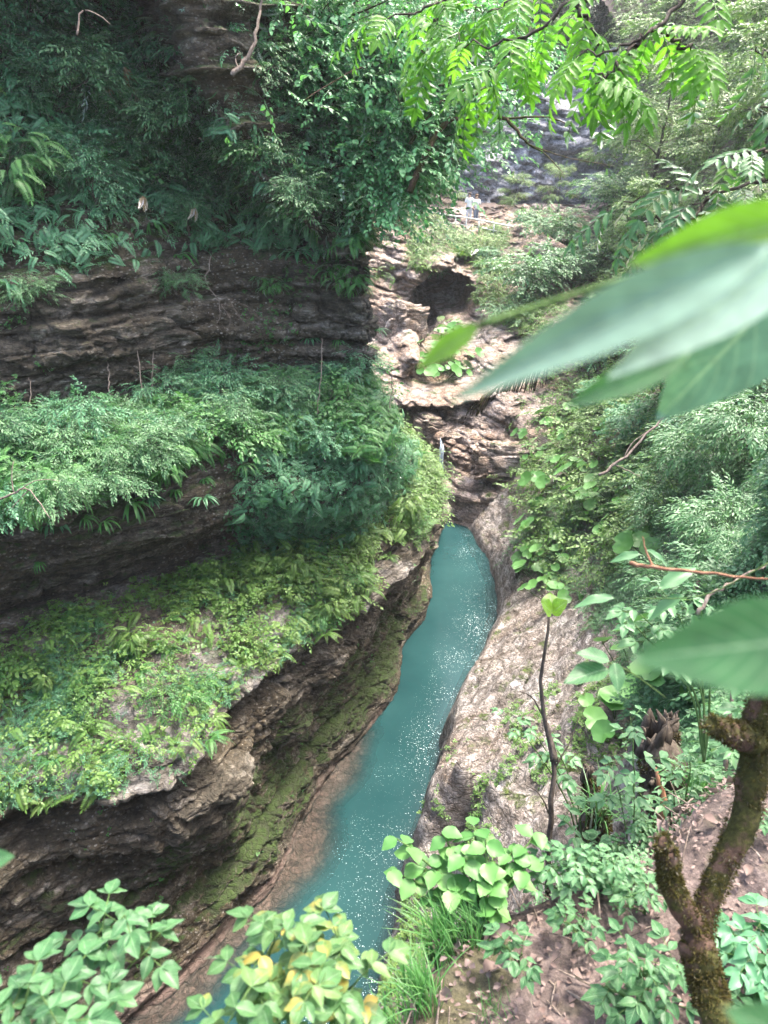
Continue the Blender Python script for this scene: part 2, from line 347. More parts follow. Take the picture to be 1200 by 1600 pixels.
def water_mat():
    m, t, nd, lk = newmat('turquoise_water'); geo = nd.new('ShaderNodeNewGeometry'); pos = geo.outputs['Position']
    at = nd.new('ShaderNodeAttribute'); at.attribute_name = 'depth'
    n1 = noise(t, pos, .5, 4, .6)
    r = ramp(t, [(.3, (.009, .036, .038)), (.7, (.016, .052, .053))]); lk.new(n1, r.inputs[0])
    # drifting foam flecks
    vo = nd.new('ShaderNodeTexVoronoi'); vo.inputs['Scale'].default_value = 12; lk.new(pos, vo.inputs['Vector'])
    nf = noise(t, pos, .8, 4, .65); nf2 = noise(t, pos, 5, 3, .6)
    thr = ramp(t, [(.38, g3(.025)), (.68, g3(.14))]); lk.new(nf, thr.inputs[0])
    aw = nd.new('ShaderNodeAttribute'); aw.attribute_name = 'foam'
    th = math_(t, 'MULTIPLY', math_(t, 'MULTIPLY', math_(t, 'ADD', thr.outputs[0], .03), nf2), math_(t, 'MULTIPLY', aw.outputs['Fac'], 2.0))
    fo = math_(t, 'LESS_THAN', vo.outputs['Distance'], th)
    vo2 = nd.new('ShaderNodeTexVoronoi'); vo2.inputs['Scale'].default_value = 24; lk.new(pos, vo2.inputs['Vector'])
    fo = math_(t, 'MAXIMUM', fo, math_(t, 'LESS_THAN', vo2.outputs['Distance'], math_(t, 'MULTIPLY', th, 1.1)))
    c = mixc(t, fo, r.outputs[0], (.42, .48, .48))
    b = N(t, 'ShaderNodeBsdfPrincipled', Roughness=.2, IOR=1.33); lk.new(c, b.inputs['Base Color'])
    bp = N(t, 'ShaderNodeBump', Strength=.10, Distance=.03); lk.new(noise(t, pos, 4, 4, .55), bp.inputs['Height']); lk.new(bp.outputs[0], b.inputs['Normal'])
    tr = nd.new('ShaderNodeBsdfTransparent'); tr.inputs[0].default_value = (.90, .92, .90, 1)
    mx = nd.new('ShaderNodeMixShader'); lk.new(math_(t, 'MAXIMUM', at.outputs['Fac'], fo), mx.inputs[0]); lk.new(tr.outputs[0], mx.inputs[1]); lk.new(b.outputs[0], mx.inputs[2])
    o = nd.new('ShaderNodeOutputMaterial'); lk.new(mx.outputs[0], o.inputs[0]); return m
M['water'] = water_mat()
# ------------------------------------------------------------------ left cliff (lofted strata contours)
Wz = -14.0
rows = {
 'bed':   [(-16.0), None],
}
R1 = [(-120,1800),(250,1560),(360,1440),(430,1370),(480,1255),(603,1100),(628,1010),(666,950),(670,880),(690,815)]
R4 = [(-250,1330),(0,1250),(170,1232),(300,1195),(350,1105),(440,1035),(540,960),(600,905),(655,868),(695,765)]
R5 = [(-250,1050),(0,985),(130,955),(230,925),(330,890),(400,872),(480,855),(550,835),(600,790),(642,740)]
R7 = [(-250,930),(0,885),(110,872),(220,850),(330,818),(400,795),(470,790),(540,775),(590,740),(622,705)]
R8 = [(-250,820),(0,790),(120,765),(230,735),(330,705),(400,690),(470,680),(535,680),(575,688),(600,660)]
R9 = [(-250,690),(0,665),(120,650),(230,630),(330,600),(400,590),(470,588),(535,588),(568,592),(580,587)]
def prow(R, z, tail):
    P = [pz(u, v, z) for u, v in R]
    first = P[0] + (P[0] - P[1]) * 1.2
    return np.array([[first[0], first[1], z]] + [list(p) for p in P] + [[a, b, z] for a, b in tail])
T1 = [(2.2, 31.5), (-.5, 35), (-7, 40)]
T9 = [(-1.3, 18.8), (-4.2, 23), (-10, 30)]
def lerpT(f): return [tuple((1 - f) * np.array(a) + f * np.array(b)) for a, b in zip(T1, T9)]
r1 = prow(R1, -14, lerpT(0)); r4 = prow(R4, -9.0, lerpT(.5)); r5 = prow(R5, -8.0, lerpT(.62))
r7 = prow(R7, -6.3, lerpT(.85)); r8 = prow(R8, -5.05, lerpT(.92)); r9 = prow(R9, -4.4, lerpT(1))
def inward(R):
    T = np.gradient(R[:, :2], axis=0); n = np.stack([-T[:, 1], T[:, 0]], 1); n /= np.linalg.norm(n, axis=1, keepdims=True); return n
def off(R, a, z):
    n = inward(R); o = R.copy(); o[:, :2] += n * np.asarray(a).reshape(-1, 1) if not np.isscalar(a) else n * a; o[:, 2] = z; return o
def blend(a, b, f, z, push=0):
    o = a * (1 - f) + b * f; o[:, 2] = z
    if push: o[:, :2] += inward(o) * push
    return o
rowsP = [off(r1, -1.2, -16.2), off(r1, -.55, -14.6), off(r1, -.12, -14.1), off(r1, -.04, -13.7), blend(r1, r4, .25, -12.7, .15), blend(r1, r4, .5, -11.4, .25),
         blend(r1, r4, .75, -10.3, .05), off(r4, .35, -9.55), off(r4, .0, -9.15), off(r4, .25, -8.85), blend(r4, r5, .6, -8.3), r5,
         off(r5, .25, -7.5), blend(r5, r7, .4, -6.95, .2), off(r7, .12, -6.5), off(r7, -.05, -5.95), off(r8, -.05, -5.3), off(r8, .1, -4.98), blend(r8, r9, .6, -4.65), r9,
         off(r9, .12, -4.1), off(r9, -.06, -3.75), off(r9, -.12, -3.0), off(r9, 0, -2.2), off(r9, .1, -1.75), off(r9, .8, -1.25), off(r9, 1.8, -.4), off(r9, 2.5, .6), off(r9, 3.0, 1.5),
         off(r9, 3.15, 3.0), off(r9, 3.4, 4.3), off(r9, 5.5, 4.9), off(r9, 8.5, 5.2), off(r9, 12, 5.4)]
rowsP = np.array(rowsP)                                    # K x 14 x 3
rz = rowsP[:, 0, 2].copy()
def catmull(A, u):                                         # along axis 0
    n = len(A); i = np.clip(u.astype(int), 0, n - 2); f = (u - i)[:, None, None]
    p0, p1, p2, p3 = A[np.clip(i-1, 0, n-1)], A[i], A[i+1], A[np.clip(i+2, 0, n-1)]
    return .5 * (2*p1 + (p2-p0)*f + (2*p0-5*p1+4*p2-p3)*f*f + (-p0+3*p1-3*p2+p3)*f**3)
# stations: even out by arc length of r5
arc = np.concatenate([[0], np.cumsum(np.linalg.norm(np.diff(rowsP.mean(0), axis=0), axis=1))])
ncol = 880; ss = np.linspace(arc[1] * .2, arc[-1] * .97, ncol)
dens = np.interp(ss, [0, arc[2], arc[10], arc[11], arc[-1]], [.5, 1.6, 1.6, .6, .4]); cs = np.concatenate([[0], np.cumsum(.5 * (dens[1:] + dens[:-1]))]); ss = np.interp(np.linspace(0, cs[-1], ncol), cs, ss)
ucol = np.interp(ss, arc, np.arange(len(arc)))
G = catmull(rowsP.transpose(1, 0, 2), ucol).transpose(1, 0, 2)
rarc = np.concatenate([[0], np.cumsum(np.linalg.norm(np.diff(rowsP[:, 6], axis=0), axis=1))])
nrow = 800; rr_ = np.linspace(0, rarc[-1], nrow)
dn = np.interp(np.interp(rr_, rarc, rz), [-16, -14.2, -14, 3, 4, 13], [.5, .6, 1.5, 1.3, .5, .4]); cs = np.concatenate([[0], np.cumsum(dn[1:])]); rr_ = np.interp(np.linspace(0, cs[-1], nrow), cs, rr_)
urow = np.interp(rr_, rarc, np.arange(len(rarc)))
A = G; n = len(A); i = np.clip(urow.astype(int), 0, n - 2); f = (urow - i)[:, None, None]
f2 = f * f * (3 - 2 * f) * .35 + f * .65
L = A[i] * (1 - f2) + A[i + 1] * f2
L[..., 2] += .35 * fbm(np.stack([L[..., 0] * .25, L[..., 1] * .25, L[..., 2] * 0], -1), 2) * sst(-13.8, -12, L[..., 2])
LN = grid_normals(L)
def strata(P, th=.42, tilt=(0, 0), seed=0):
    z = P[..., 2] + tilt[0] * P[..., 0] + tilt[1] * P[..., 1] + .35 * fbm(P * [.35, .35, .5] + seed, 3) + .06 * fbm(P * 2 + seed, 2)
    q = z / th; k = np.floor(q); fr = q - k
    pr = lambda kk: _h(kk.astype(np.int64), (np.zeros_like(kk) + seed).astype(np.int64), (np.zeros_like(kk)).astype(np.int64))
    a = pr(k) + .35 * fbm(np.stack([P[..., 0] * .8, P[..., 1] * .8, k * 3.1], -1), 2)
    notch = -np.exp(-(np.minimum(fr, 1 - fr) / .06) ** 2)
    rnd_ = np.clip(1 - (np.abs(fr - .5) * 2) ** 3, 0, 1)
    return a * (.3 + .7 * rnd_) * 1.0 + notch * .7
def blocky(P, sc, seed=0):                                # faceted, cracked look: distance to the nearest of jittered cells
    Q = P * sc + .6 * fbm(P * .9 + seed, 2)[..., None]; I = np.floor(Q).astype(np.int64); f = Q - I; best = np.full(Q.shape[:-1], 9.); sec = best.copy(); idv = best * 0
    for a in (-1, 0, 1):
        for b in (-1, 0, 1):
            for c in (-1, 0, 1):
                J = I + np.array([a, b, c]); h = [_h(J[..., 0] + 31 * q + seed, J[..., 1], J[..., 2]) for q in range(4)]
                d = (a + h[0] - f[..., 0])**2 + (b + h[1] - f[..., 1])**2 + (c + h[2] - f[..., 2])**2
                nb = d < best; sec = np.where(nb, best, np.minimum(sec, d)); idv = np.where(nb, h[3], idv); best = np.where(nb, d, best)
    e = np.sqrt(sec) - np.sqrt(best); return (idv - .5) * sst(0, .25, e) - .5 * np.exp(-(e / .07) ** 2)
def rockdisp(P, amp=.3, th=.42, tilt=(0, 0), seed=0, big=.35):
    d = amp * (strata(P, th, tilt, seed) - .5) + amp * .35 * (strata(P, th * .37, tilt, seed + 5) - .5)
    d += big * fbm(P * .55 + seed, 3)
    cell = fbm(P * [1.6, 1.6, 2.6] + seed * 2, 4); d += .16 * np.abs(cell) * amp / .3
    d += .06 * fbm(P * 5, 3) + amp * .22 * blocky(P, np.array([4.5, 4.5, 9.]), seed + 11) + amp * .75 * blocky(P, np.array([.8, .8, 1.9]), seed) + amp * .3 * blocky(P, np.array([2.2, 2.2, 5.]), seed + 3)
    return d
cmask = .45 + .55 * np.clip(1 - np.abs(LN[..., 2]) * 1.0, 0, 1)
low = sst(-14.1, -13.0, L[..., 2])
lowrock = 1 - sst(-10, -8.8, L[..., 2])
D = rockdisp(L, .32, 1.05, (-.02, .02), 3, .38) * cmask * (.35 + .65 * low) + lowrock * low * .22 * fbm(L * [.9, .9, 1.5] + 9, 3)
sgn = 1.0 if LN[300, 300] @ np.array([.5, -.9, 0]) > 0 else -1.0
LN = LN * sgn
Lc = L + LN * D[..., None]
LNf = grid_normals(Lc) * sgn
# moss on the lower wall above the water, pale water-washed rim at the waterline
uu = (Lc[..., 0] / np.maximum(cp * Lc[..., 1] - sp * Lc[..., 2], .1)) * FPX + 600
vv_ = 800 - FPX * (sp * Lc[..., 1] + cp * Lc[..., 2]) / np.maximum(cp * Lc[..., 1] - sp * Lc[..., 2], .1)
along = np.broadcast_to(ss[None, :], Lc.shape[:2])
zl = Lc[..., 2]
sB = arc[4]; sC = arc[6]
mossm = (.16 + .22 * fbm(Lc * 1.4 + 3, 4)) * sst(-13.6, -13.2, zl) * (1 - sst(-11.6, -10.6, zl + .5 * fbm(Lc, 3))) * sst(arc[2], arc[4], along) * (1 - sst(arc[7], arc[9], along))
mossm -= .22 * sst(-11, -10, zl) * (1 - sst(-9.6, -9.2, zl))
mossm -= .10 * sst(-9.6, -9.2, zl) * (1 - sst(-8.1, -7.9, zl)) - .1 * sst(-7.9, -7.6, zl)
palem = (1 - sst(15.5, 17.5, Lc[..., 1])) * (1 - sst(-13.9, -13.45, zl + .5 * fbm(Lc * 1.3, 3) + .3 * sst(arc[3], arc[6], along)))
bleach = (.9 * sst(-9.7, -9.2, zl) * (1 - sst(-8.7, -8.3, zl)) * sst(-.25, .15, fbm(Lc * 1.3 + 7, 4)) * (.5 + .5 * sst(-.2, .3, fbm(Lc * 3.3 + 27, 4))))
mossm -= .16 * sst(-4.6, -4.2, zl) * (1 - sst(-2, -1.5, zl))
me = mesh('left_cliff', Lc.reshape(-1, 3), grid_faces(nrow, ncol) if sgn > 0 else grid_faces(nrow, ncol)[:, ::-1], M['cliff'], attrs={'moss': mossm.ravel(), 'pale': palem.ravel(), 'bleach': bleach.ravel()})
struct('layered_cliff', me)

# ------------------------------------------------------------------ right bank heightfield
class RBF:
    def __init__(s, X, y, lam=.02):
        X = np.asarray(X, float); s.X = X; n = len(X); r = np.linalg.norm(X[:, None] - X[None], axis=-1)
        K = s.k(r) + lam * np.eye(n); Pm = np.hstack([np.ones((n, 1)), X]); d = X.shape[1] + 1
        A = np.zeros((n + d, n + d)); A[:n, :n] = K; A[:n, n:] = Pm; A[n:, :n] = Pm.T
        s.w = np.linalg.solve(A, np.concatenate([y, np.zeros(d)]))
    def k(s, r): return r
    def __call__(s, Q):
        sh = Q.shape[:-1]; Q = Q.reshape(-1, 2); out = np.zeros(len(Q)); n = len(s.X)
        for a in range(0, len(Q), 20000):
            q = Q[a:a+20000]; r = np.linalg.norm(q[:, None] - s.X[None], axis=-1)
            out[a:a+20000] = s.k(r) @ s.w[:n] + s.w[n] + q @ s.w[n+1:]
        return out.reshape(sh)
picks = [  # (u, v, z)
 (690,1150,-11.6),(740,1180,-10.9),(760,1050,-12.2),(775,980,-12.7),(790,900,-12.9),(785,850,-13.2),
 (850,1000,-11.4),(850,900,-12),(860,1100,-10.4),(900,1180,-9.6),(830,1240,-9.9),(760,1270,-10.6),(720,1230,-11.2),
 (960,1100,-8.8),(1000,1000,-8.8),(940,900,-10.6),(1000,900,-9.2),(1100,950,-7.0),(1100,850,-7.1),(1180,800,-5.5),
 (880,1300,-8.9),(960,1230,-8.2),(1040,1150,-7.4),(1120,1060,-6.5),(1190,1000,-5.6)]
XY = [list(pz(u, v, z)) for u, v, z in picks]
XY += [list(py(u, v, y)) for u, v, y in [(850,760,25),(900,700,26.5),(840,820,23),(900,820,21.5),(960,750,23),(950,650,27),(1000,600,29),(1100,700,19),(1100,600,22),(1190,620,16.5),(1190,700,14.5),
        (900,560,34),(960,480,38),(1050,500,30),(900,420,46),(1000,400,42),(1150,420,28),(1150,320,33),(1000,300,47),(900,330,53),(1100,200,46),(1190,150,38)]]
XY += [[1.6,10.4,-11.6],[1.0,8.6,-11.8],[.2,6,-12],[-1.5,2,-12],[3,6.8,-8.2],[5,7.5,-5.6],[8,8,-3],[12,12,0],[16,20,2.5],[22,30,7],[26,45,12],[22,60,12],[14,62,6],[30,15,10],[30,70,22],[14,75,12],[2,80,10],[8,55,-.5],[10,4,0],[16,0,4],[-6,-6,-12]]
XY = np.array(XY)
H = RBF(XY[:, :2], XY[:, 2], .3)
wl = np.array([pz(u, v, -14) for u, v in [(700,790),(735,860),(762,910),(763,960),(745,1010),(700,1100),(672,1165),(672,1235),(645,1300),(607,1390),(600,1440)]])
wl = np.vstack([[1.6, 40, 0], [2.4, 34, 0], wl, [[-1.2, 6, 0], [-4, 2, 0], [-9, -3, 0]]])[::-1]
def xr(y): return np.interp(y, wl[:, 1], wl[:, 0])
ex = np.array([-12, -3, -.6, .05, .30, .72, 1.27, 2.0, 4, 8, 14, 30]); ey = np.array([-2, .45, 1.25, 1.65, 2.0, 2.15, 2.45, 2.8, 4.0, 5.4, 6.5, 8])
def ground(x, y, detail=True):
    Q = np.stack([x, y], -1); h = H(Q)
    P0 = np.stack([x, y, h], -1)
    t = x - xr(y)
    wob = .12 * fbm(P0 * [2, 2, 0], 3)
    bank = sst(-.15, .75, t + wob) ** .6
    if detail:
        # slab bedding: terraces dipping to the river
        zz = h + .12 * x + .25 * fbm(P0 * .5, 3); th = .42
        q = zz / th; k = np.floor(q); fr = q - k; h2 = h + (sst(.35, .95, fr) - fr) * th * .45
        hh = h2 + .30 * fbm(P0 * .6, 4) + .10 * np.abs(fbm(P0 * 2.4, 3)) + .05 * fbm(P0 * 6, 3) + .16 * blocky(P0, np.array([1.1, 1.1, 2.5]), 4) + .08 * blocky(P0, np.array([3., 3., 6.]), 8)
    else: hh = h
    z = -15.6 + (hh + 15.6) * bank
    e = np.interp(x, ex, ey); wd = np.interp(x, [-2, .8, 2, 4, 10], [.5, .7, 2.4, 5.0, 6])
    s = 1 - sst(-.1, 1, (y - e + .1 * fbm(P0 * [3, 3, 0], 3)) / wd)
    pl = -2.75 - .10 * (y - 1.5) + .10 * np.clip(x - .5, 0, 20) + .10 * fbm(np.stack([x * 1.4, y * 1.4, x * 0], -1), 4) + (.02 * fbm(np.stack([x * 9, y * 9, x * 0], -1), 3) if detail else 0)
    pl = pl + .25 * sst(.8, 2.4, x) * sst(1.6, 2.6, y)
    return z * (1 - s) + pl * s, s
def axis(a, b, parts):
    out = [a]; 
    while out[-1] < b: out.append(out[-1] + np.interp(out[-1], parts[0], parts[1]))
    return np.array(out)
gx = axis(-12, 34, ([-12, -1, 0, 6, 10, 34], [.5, .06, .05, .055, .16, .6]))
gy = axis(-6, 84, ([-6, .5, 1, 3.2, 4, 8, 24, 34, 84], [.5, .05, .03, .04, .08, .055, .09, .2, .7]))
X, Y = np.meshgrid(gx, gy); Z, SM = ground(X, Y)
fcut = ~((X < xr(Y) - 2.2) & (Y > 8)) & ~((Y > 49.5) & (X < 17))
F = grid_faces(*X.shape); ok = fcut.ravel()[F].all(1)
isoil = (SM.ravel()[F].mean(1) > .5)
GP = np.stack([X, Y, Z], -1)
GN = grid_normals(GP); GN *= np.sign(GN[..., 2:3])
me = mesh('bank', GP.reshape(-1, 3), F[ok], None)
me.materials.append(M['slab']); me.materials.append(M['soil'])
# material by face: soil on the near plateau and the wooded hillside
fc = GP.reshape(-1, 3)[F[ok]].mean(1)
hs = fbm(fc * [.5, .5, .5], 3)
si = (isoil[ok]) | (fc[:, 0] > np.interp(fc[:, 1], [0, 8, 12, 20, 30, 40], [5, 5.5, 6.2, 6.2, 7.5, 8]) + hs * 1.5)
me.polygons.foreach_set('material_index', si.astype(np.int32)); me.update()
struct('ground', me)

# ------------------------------------------------------------------ water
wy = axis(-2, 36, ([-2, 36], [.15, .15])); wt = np.linspace(0, 1, 60)
WL = r1[:, :2]; o_ = np.argsort(WL[:-2, 1]); wlx = WL[:-2][o_]
def xl(y): return np.interp(y, wlx[:, 1], wlx[:, 0])
x0 = xl(wy) - 3.0; x1 = xr(wy) + 1.2
WX = x0[:, None] + (x1 - x0)[:, None] * wt[None]; WY = np.broadcast_to(wy[:, None], WX.shape)
dl = WX - xl(WY); dep = np.clip(.12 + .92 * sst(.10, 1.2, dl + 1.0 * sst(14.5, 17, WY) + .35 * fbm(np.stack([WX, WY, WX * 0], -1), 3) - .25 * sst(17, 10, WY)), .12, .97)
dep = np.where(xr(WY) - WX < .0, .8, dep)
WP = np.stack([WX, WY, np.full_like(WX, -14.0)], -1)
foam = sst(.4, 1.3, WX - xl(WY)) * np.clip(1.25 - .4 * (xr(WY) - WX), .25, 1.2)
struct('river', mesh('river', WP.reshape(-1, 3), grid_faces(*WX.shape), M['water'], attrs={'depth': dep.ravel(), 'foam': foam.ravel()}))
# submerged rock shelf under the left bank
shx = xl(wy)[:, None] + np.linspace(-1.5, 1.5, 40)[None]; shy = np.broadcast_to(wy[:, None], shx.shape); ds = shx - xl(shy)
shz = -14.06 - .35 * sst(.0, 1.3, ds) + .05 * fbm(np.stack([shx * 2, shy * 2, shx * 0], -1), 3)
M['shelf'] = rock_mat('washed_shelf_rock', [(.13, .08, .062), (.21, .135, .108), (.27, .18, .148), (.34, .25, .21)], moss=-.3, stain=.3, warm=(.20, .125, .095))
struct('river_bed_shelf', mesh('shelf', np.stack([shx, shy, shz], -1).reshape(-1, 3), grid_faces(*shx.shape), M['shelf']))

# ------------------------------------------------------------------ far rock wall with cave (y as a function of x and z)
fp = [(560,850,32),(620,800,33),(700,850,29.6),(700,780,30.5),(745,850,27.5),(800,850,26),(870,850,24),
 (640,720,34),(620,660,35.5),(600,600,35.5),(660,700,33),(700,700,31.5),(760,700,31),(810,700,30),(740,770,29.8),(860,700,28.5),(900,740,27),
 (600,565,37),(650,580,36.8),(700,610,35),(740,640,33.5),(800,650,31.5),(860,640,31),(650,540,38.5),(700,570,37.6),(760,570,36.5),(820,590,34.5),(880,570,34),(900,530,36),
 (600,520,40),(600,450,42),(600,380,44),(620,330,46),(600,300,48),(560,450,41),(560,350,44),(660,520,42),(700,525,41),(640,440,42.5),(690,420,43.5),(740,520,41),(760,450,44),(800,480,43),(850,450,44),
 (650,360,46),(700,380,47),(760,390,48),(800,380,49),(850,370,50),(900,420,46),(560,290,51),(600,322,47.5),(700,345,51.5),(780,358,51.5),(850,362,51.5),(950,370,51),(480,500,40),(480,300,46)]
fq = np.array([py(u, v, y) for u, v, y in fp]); FR = RBF(fq[:, [0, 2]], fq[:, 1], .3)
fx = np.arange(-9, 16, .085); fz = np.arange(-15.2, -2.3, .055)
FX, FZ = np.meshgrid(fx, fz); FY = FR(np.stack([FX, FZ], -1))
FP = np.stack([FX, FY, FZ], -1)
def toscreen(P):
    dd = np.maximum(cp * P[..., 1] - sp * P[..., 2], .05)
    return P[..., 0] / dd * FPX + 600, 800 - FPX * (sp * P[..., 1] + cp * P[..., 2]) / dd
FU, FV = toscreen(FP)
tlt = (.35, 0)
dsp = rockdisp(FP, .30, .8, (.30, .03), 21, 1.7) + .35 * blocky(FP, np.array([.3, .3, .6]), 5) + .25 * np.abs(fbm(FP * .9 + 5, 4))
def blob(cu, cv, ru, rv, p=2):
    return np.clip(1.15 - (np.abs((FU - cu) / ru) ** p + np.abs((FV - cv) / rv) ** p) + .45 * fbm(FP * .7, 2) + .35 * fbm(FP * 1.9, 3), 0, 1) ** .5
cave = 14.0 * blob(696, 462, 46, 36) + 8.0 * blob(738, 408, 28, 11) + 4.0 * blob(660, 500, 26, 24) - 1.3 * blob(690, 408, 42, 10) + 6.5 * blob(638, 650, 50, 20) - 2.0 * blob(680, 610, 95, 15) + 2.2 * blob(668, 496, 46, 26) + 1.8 * blob(820, 590, 28, 12)
FY2 = FY - dsp + cave
FP[..., 1] = FY2
FP[..., 2] += .12 * fbm(FP * 1.5 + 3, 3)
F = grid_faces(*FX.shape)
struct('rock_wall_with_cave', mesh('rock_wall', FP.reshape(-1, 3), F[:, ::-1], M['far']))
# path shelf behind the top of the wall
px_ = np.arange(-9, 17, .4); pyy = np.arange(0, 17, .4)
PX, PT = np.meshgrid(px_, pyy); topy = np.interp(PX, fx, FP[-1, :, 1]); PY = topy - .3 + PT; PZ = -2.42 + .04 * PX * 0 + .06 * fbm(np.stack([PX, PY, PX * 0], -1), 3) - .3 * (PT < .2) + np.clip(PT - 4, 0, 20) * .15
struct('path', mesh('path', np.stack([PX, PY, PZ], -1).reshape(-1, 3), grid_faces(*PX.shape), M['soil']))
# grey cliff behind the path
cx = np.arange(-14, 34, .22); cz = np.arange(-4, 7.5, .12); CX, CZ = np.meshgrid(cx, cz)
CY = 60 + .10 * (CX - 10) + .22 * (CZ + 3) + 2.0 * fbm(np.stack([CX * .12, CX * 0, CZ * .12], -1), 3)
CZ = CZ + .25 * (CZ + 4) * fbm(np.stack([CX * .15, CX * 0, CX * 0], -1), 3); CPt = np.stack([CX, CY, CZ], -1); CPt[..., 1] -= rockdisp(CPt, .40, 1.3, (.22, 0), 31, 1.8) + .5 * blocky(CPt, np.array([.35, .35, .5]), 9)
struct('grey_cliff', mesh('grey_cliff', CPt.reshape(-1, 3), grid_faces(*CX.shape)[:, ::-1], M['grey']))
#VEG
# ------------------------------------------------------------------ leaf and plant templates
def leafT(w=.32, fold=.10, droop=.12, n=2):
    """pointed leaf along +y, unit length; n=2 is two triangles per side"""
    ys = np.array([0, .3, .68, 1.0]) if n == 2 else np.array([0, .5, 1.0]); hw = np.array([0, 1, .72, 0]) * w if n == 2 else np.array([0, 1, 0]) * w
    V = []; 
    for y, h in zip(ys, hw):
        z = -droop * y * y
        V += [(-h, y, z + fold * h / w), (0, y, z), (h, y, z + fold * h / w)]
    V = np.array(V); F = []
    for i in range(len(ys) - 1):
        a = i * 3
        F += [(a+1, a+4, a+3), (a+1, a+3, a), (a+1, a+2, a+5), (a+1, a+5, a+4)]
    U = np.stack([V[:, 0] / (2 * w) + .5, V[:, 1]], 1)
    F = [f for f in F if not (np.linalg.norm(np.cross(V[f[1]] - V[f[0]], V[f[2]] - V[f[0]])) < 1e-9)]
    used = sorted({i for f in F for i in f}); mp = {a: b for b, a in enumerate(used)}
    return V[used], np.array([[mp[i] for i in f] for f in F]), np.full(len(used), .5), U[used]
def leafHi(w=.3, fold=.12, droop=.25, ny=12, serr=.0, tip=1.6, wave=.02):
    V = []; U = []; nx = 5
    for i in range(ny + 1):
        t = i / ny; h = w * (math.sin(math.pi * t ** .8) ** .9 if t < 1 else 0) * (1 - .35 * max(0, t - .5) * tip * .5)
        h *= 1 + serr * (1 if i % 2 else -1) * .5
        for j in range(nx):
            s_ = j / (nx - 1) * 2 - 1
            V.append((s_ * h, t, -droop * t * t + fold * abs(s_) * h / w + wave * math.sin(t * 14) * abs(s_) ** 2)); U.append((s_ * .5 + .5, t))
    F = []
    for i in range(ny):
        for j in range(nx - 1):
            a = i * nx + j; F += [(a, a+1, a+nx+1), (a, a+nx+1, a+nx)]
    return np.array(V), np.array(F), np.full(len(V), .5), np.array(U)
LQ = leafT(.30, .08, .15, 1); LM = leafT(.30, .09, .2, 2); LW = leafT(.42, .1, .18, 2)
def pinnate(pairs, length, leaf, ll, arch=.5, gap=.15, ang=62, taper=1.0, end=True):
    """compound leaf / frond: leaflets in pairs along an arching midrib"""
    g = Geo(); ts = np.linspace(gap, 1, pairs); P = []; Fw = []; Up = []; sc = []; tt = []
    rib = lambda t: np.array([0, length * t * (1 - .15 * arch * t), length * (.25 * arch * t - .62 * arch * t * t)])
    for t in ts:
        p = rib(t); tg = rib(t + .02) - p; tg /= np.linalg.norm(tg)
        for s_ in (-1, 1):
            a = math.radians(ang); f = tg * math.cos(a) + np.array([s_, 0, 0]) * math.sin(a) + np.array([0, 0, -.12]); P.append(p); Fw.append(f); Up.append(np.cross(np.array([1., 0, 0]), tg) + rnd(1, .15)[0]); sc.append(ll * (1 - taper * (t - .35) ** 2 * .9)); tt.append(.5 + RS.uniform(-.2, .2))
    if end: p = rib(1.); P.append(p); Fw.append(rib(1.) - rib(.95)); Up.append(np.array([0, 0, 1.])); sc.append(ll); tt.append(.5)
    B = basis(np.array(Fw), np.array(Up)) * np.array(sc)[:, None, None]; g.inst(leaf, B, np.array(P), np.array(tt))
    pts = [rib(t) for t in np.linspace(0, 1, 6)]; tube(g, pts, [length * .008 + .0008] * 6, 3, .4); return g.arr()
def rosette(n, leaf, ll, tilt=.35, stalk=.0, seed=0):
    g = Geo(); a = np.arange(n) * 2 * math.pi / n + RS.uniform(0, .8, n); F = np.stack([np.cos(a), np.sin(a), tilt + RS.uniform(-.25, .25, n)], 1)
    B = basis(F, np.tile([0, 0, 1.], (n, 1))) * (ll * RS.uniform(.7, 1.1, n))[:, None, None]
    g.inst(leaf, B, np.tile([0, 0, stalk], (n, 1)) + F * .01, RS.uniform(.2, .8, n)); return g.arr()
def spray(n, length, leaf, ll, flat=.25):
    """flat twig with alternate leaves"""
    g = Geo(); P = []; Fw = []; 
    for i in range(n):
        t = (i + 1) / n; s_ = 1 if i % 2 else -1; P.append((s_ * .1 * length * (1 - t) * RS.uniform(0, 1), length * t, -.22 * length * t * t + RS.uniform(-.02, .02)))
        Fw.append((s_ * RS.uniform(.7, 1.2) * (1.1 - t), RS.uniform(.4, .9), RS.uniform(-.45, .1)))
    Up = np.tile([0, 0, 1.], (n, 1)) + rnd(n, flat); B = basis(np.array(Fw), Up) * (ll * RS.uniform(.7, 1.15, n))[:, None, None]
    g.inst(leaf, B, np.array(P), RS.uniform(.15, .85, n)); tube(g, [(0, 0, 0), (0, length * .5, -.05 * length), (0, length, -.22 * length)], [.004, .003, .001], 3, .3); return g.arr()
def strapT(l=1.0, w=.06, droop=.9):
    n = 5; V = []; F = []; U = []
    for i in range(n + 1):
        t = i / n; h = w * math.sin(math.pi * (.12 + .85 * t)) ** .7; y = l * (t - .28 * droop * t * t); z = l * (.38 * t - .85 * droop * t * t)
        V += [(-h, y, z + h * .4), (0, y, z), (h, y, z + h * .4)]; U += [(0, t), (.5, t), (1, t)]
    for i in range(n):
        a = i * 3; F += [(a, a+1, a+4), (a, a+4, a+3), (a+1, a+2, a+5), (a+1, a+5, a+4)]
    return np.array(V), np.array(F), np.full(len(V), .5), np.array(U)
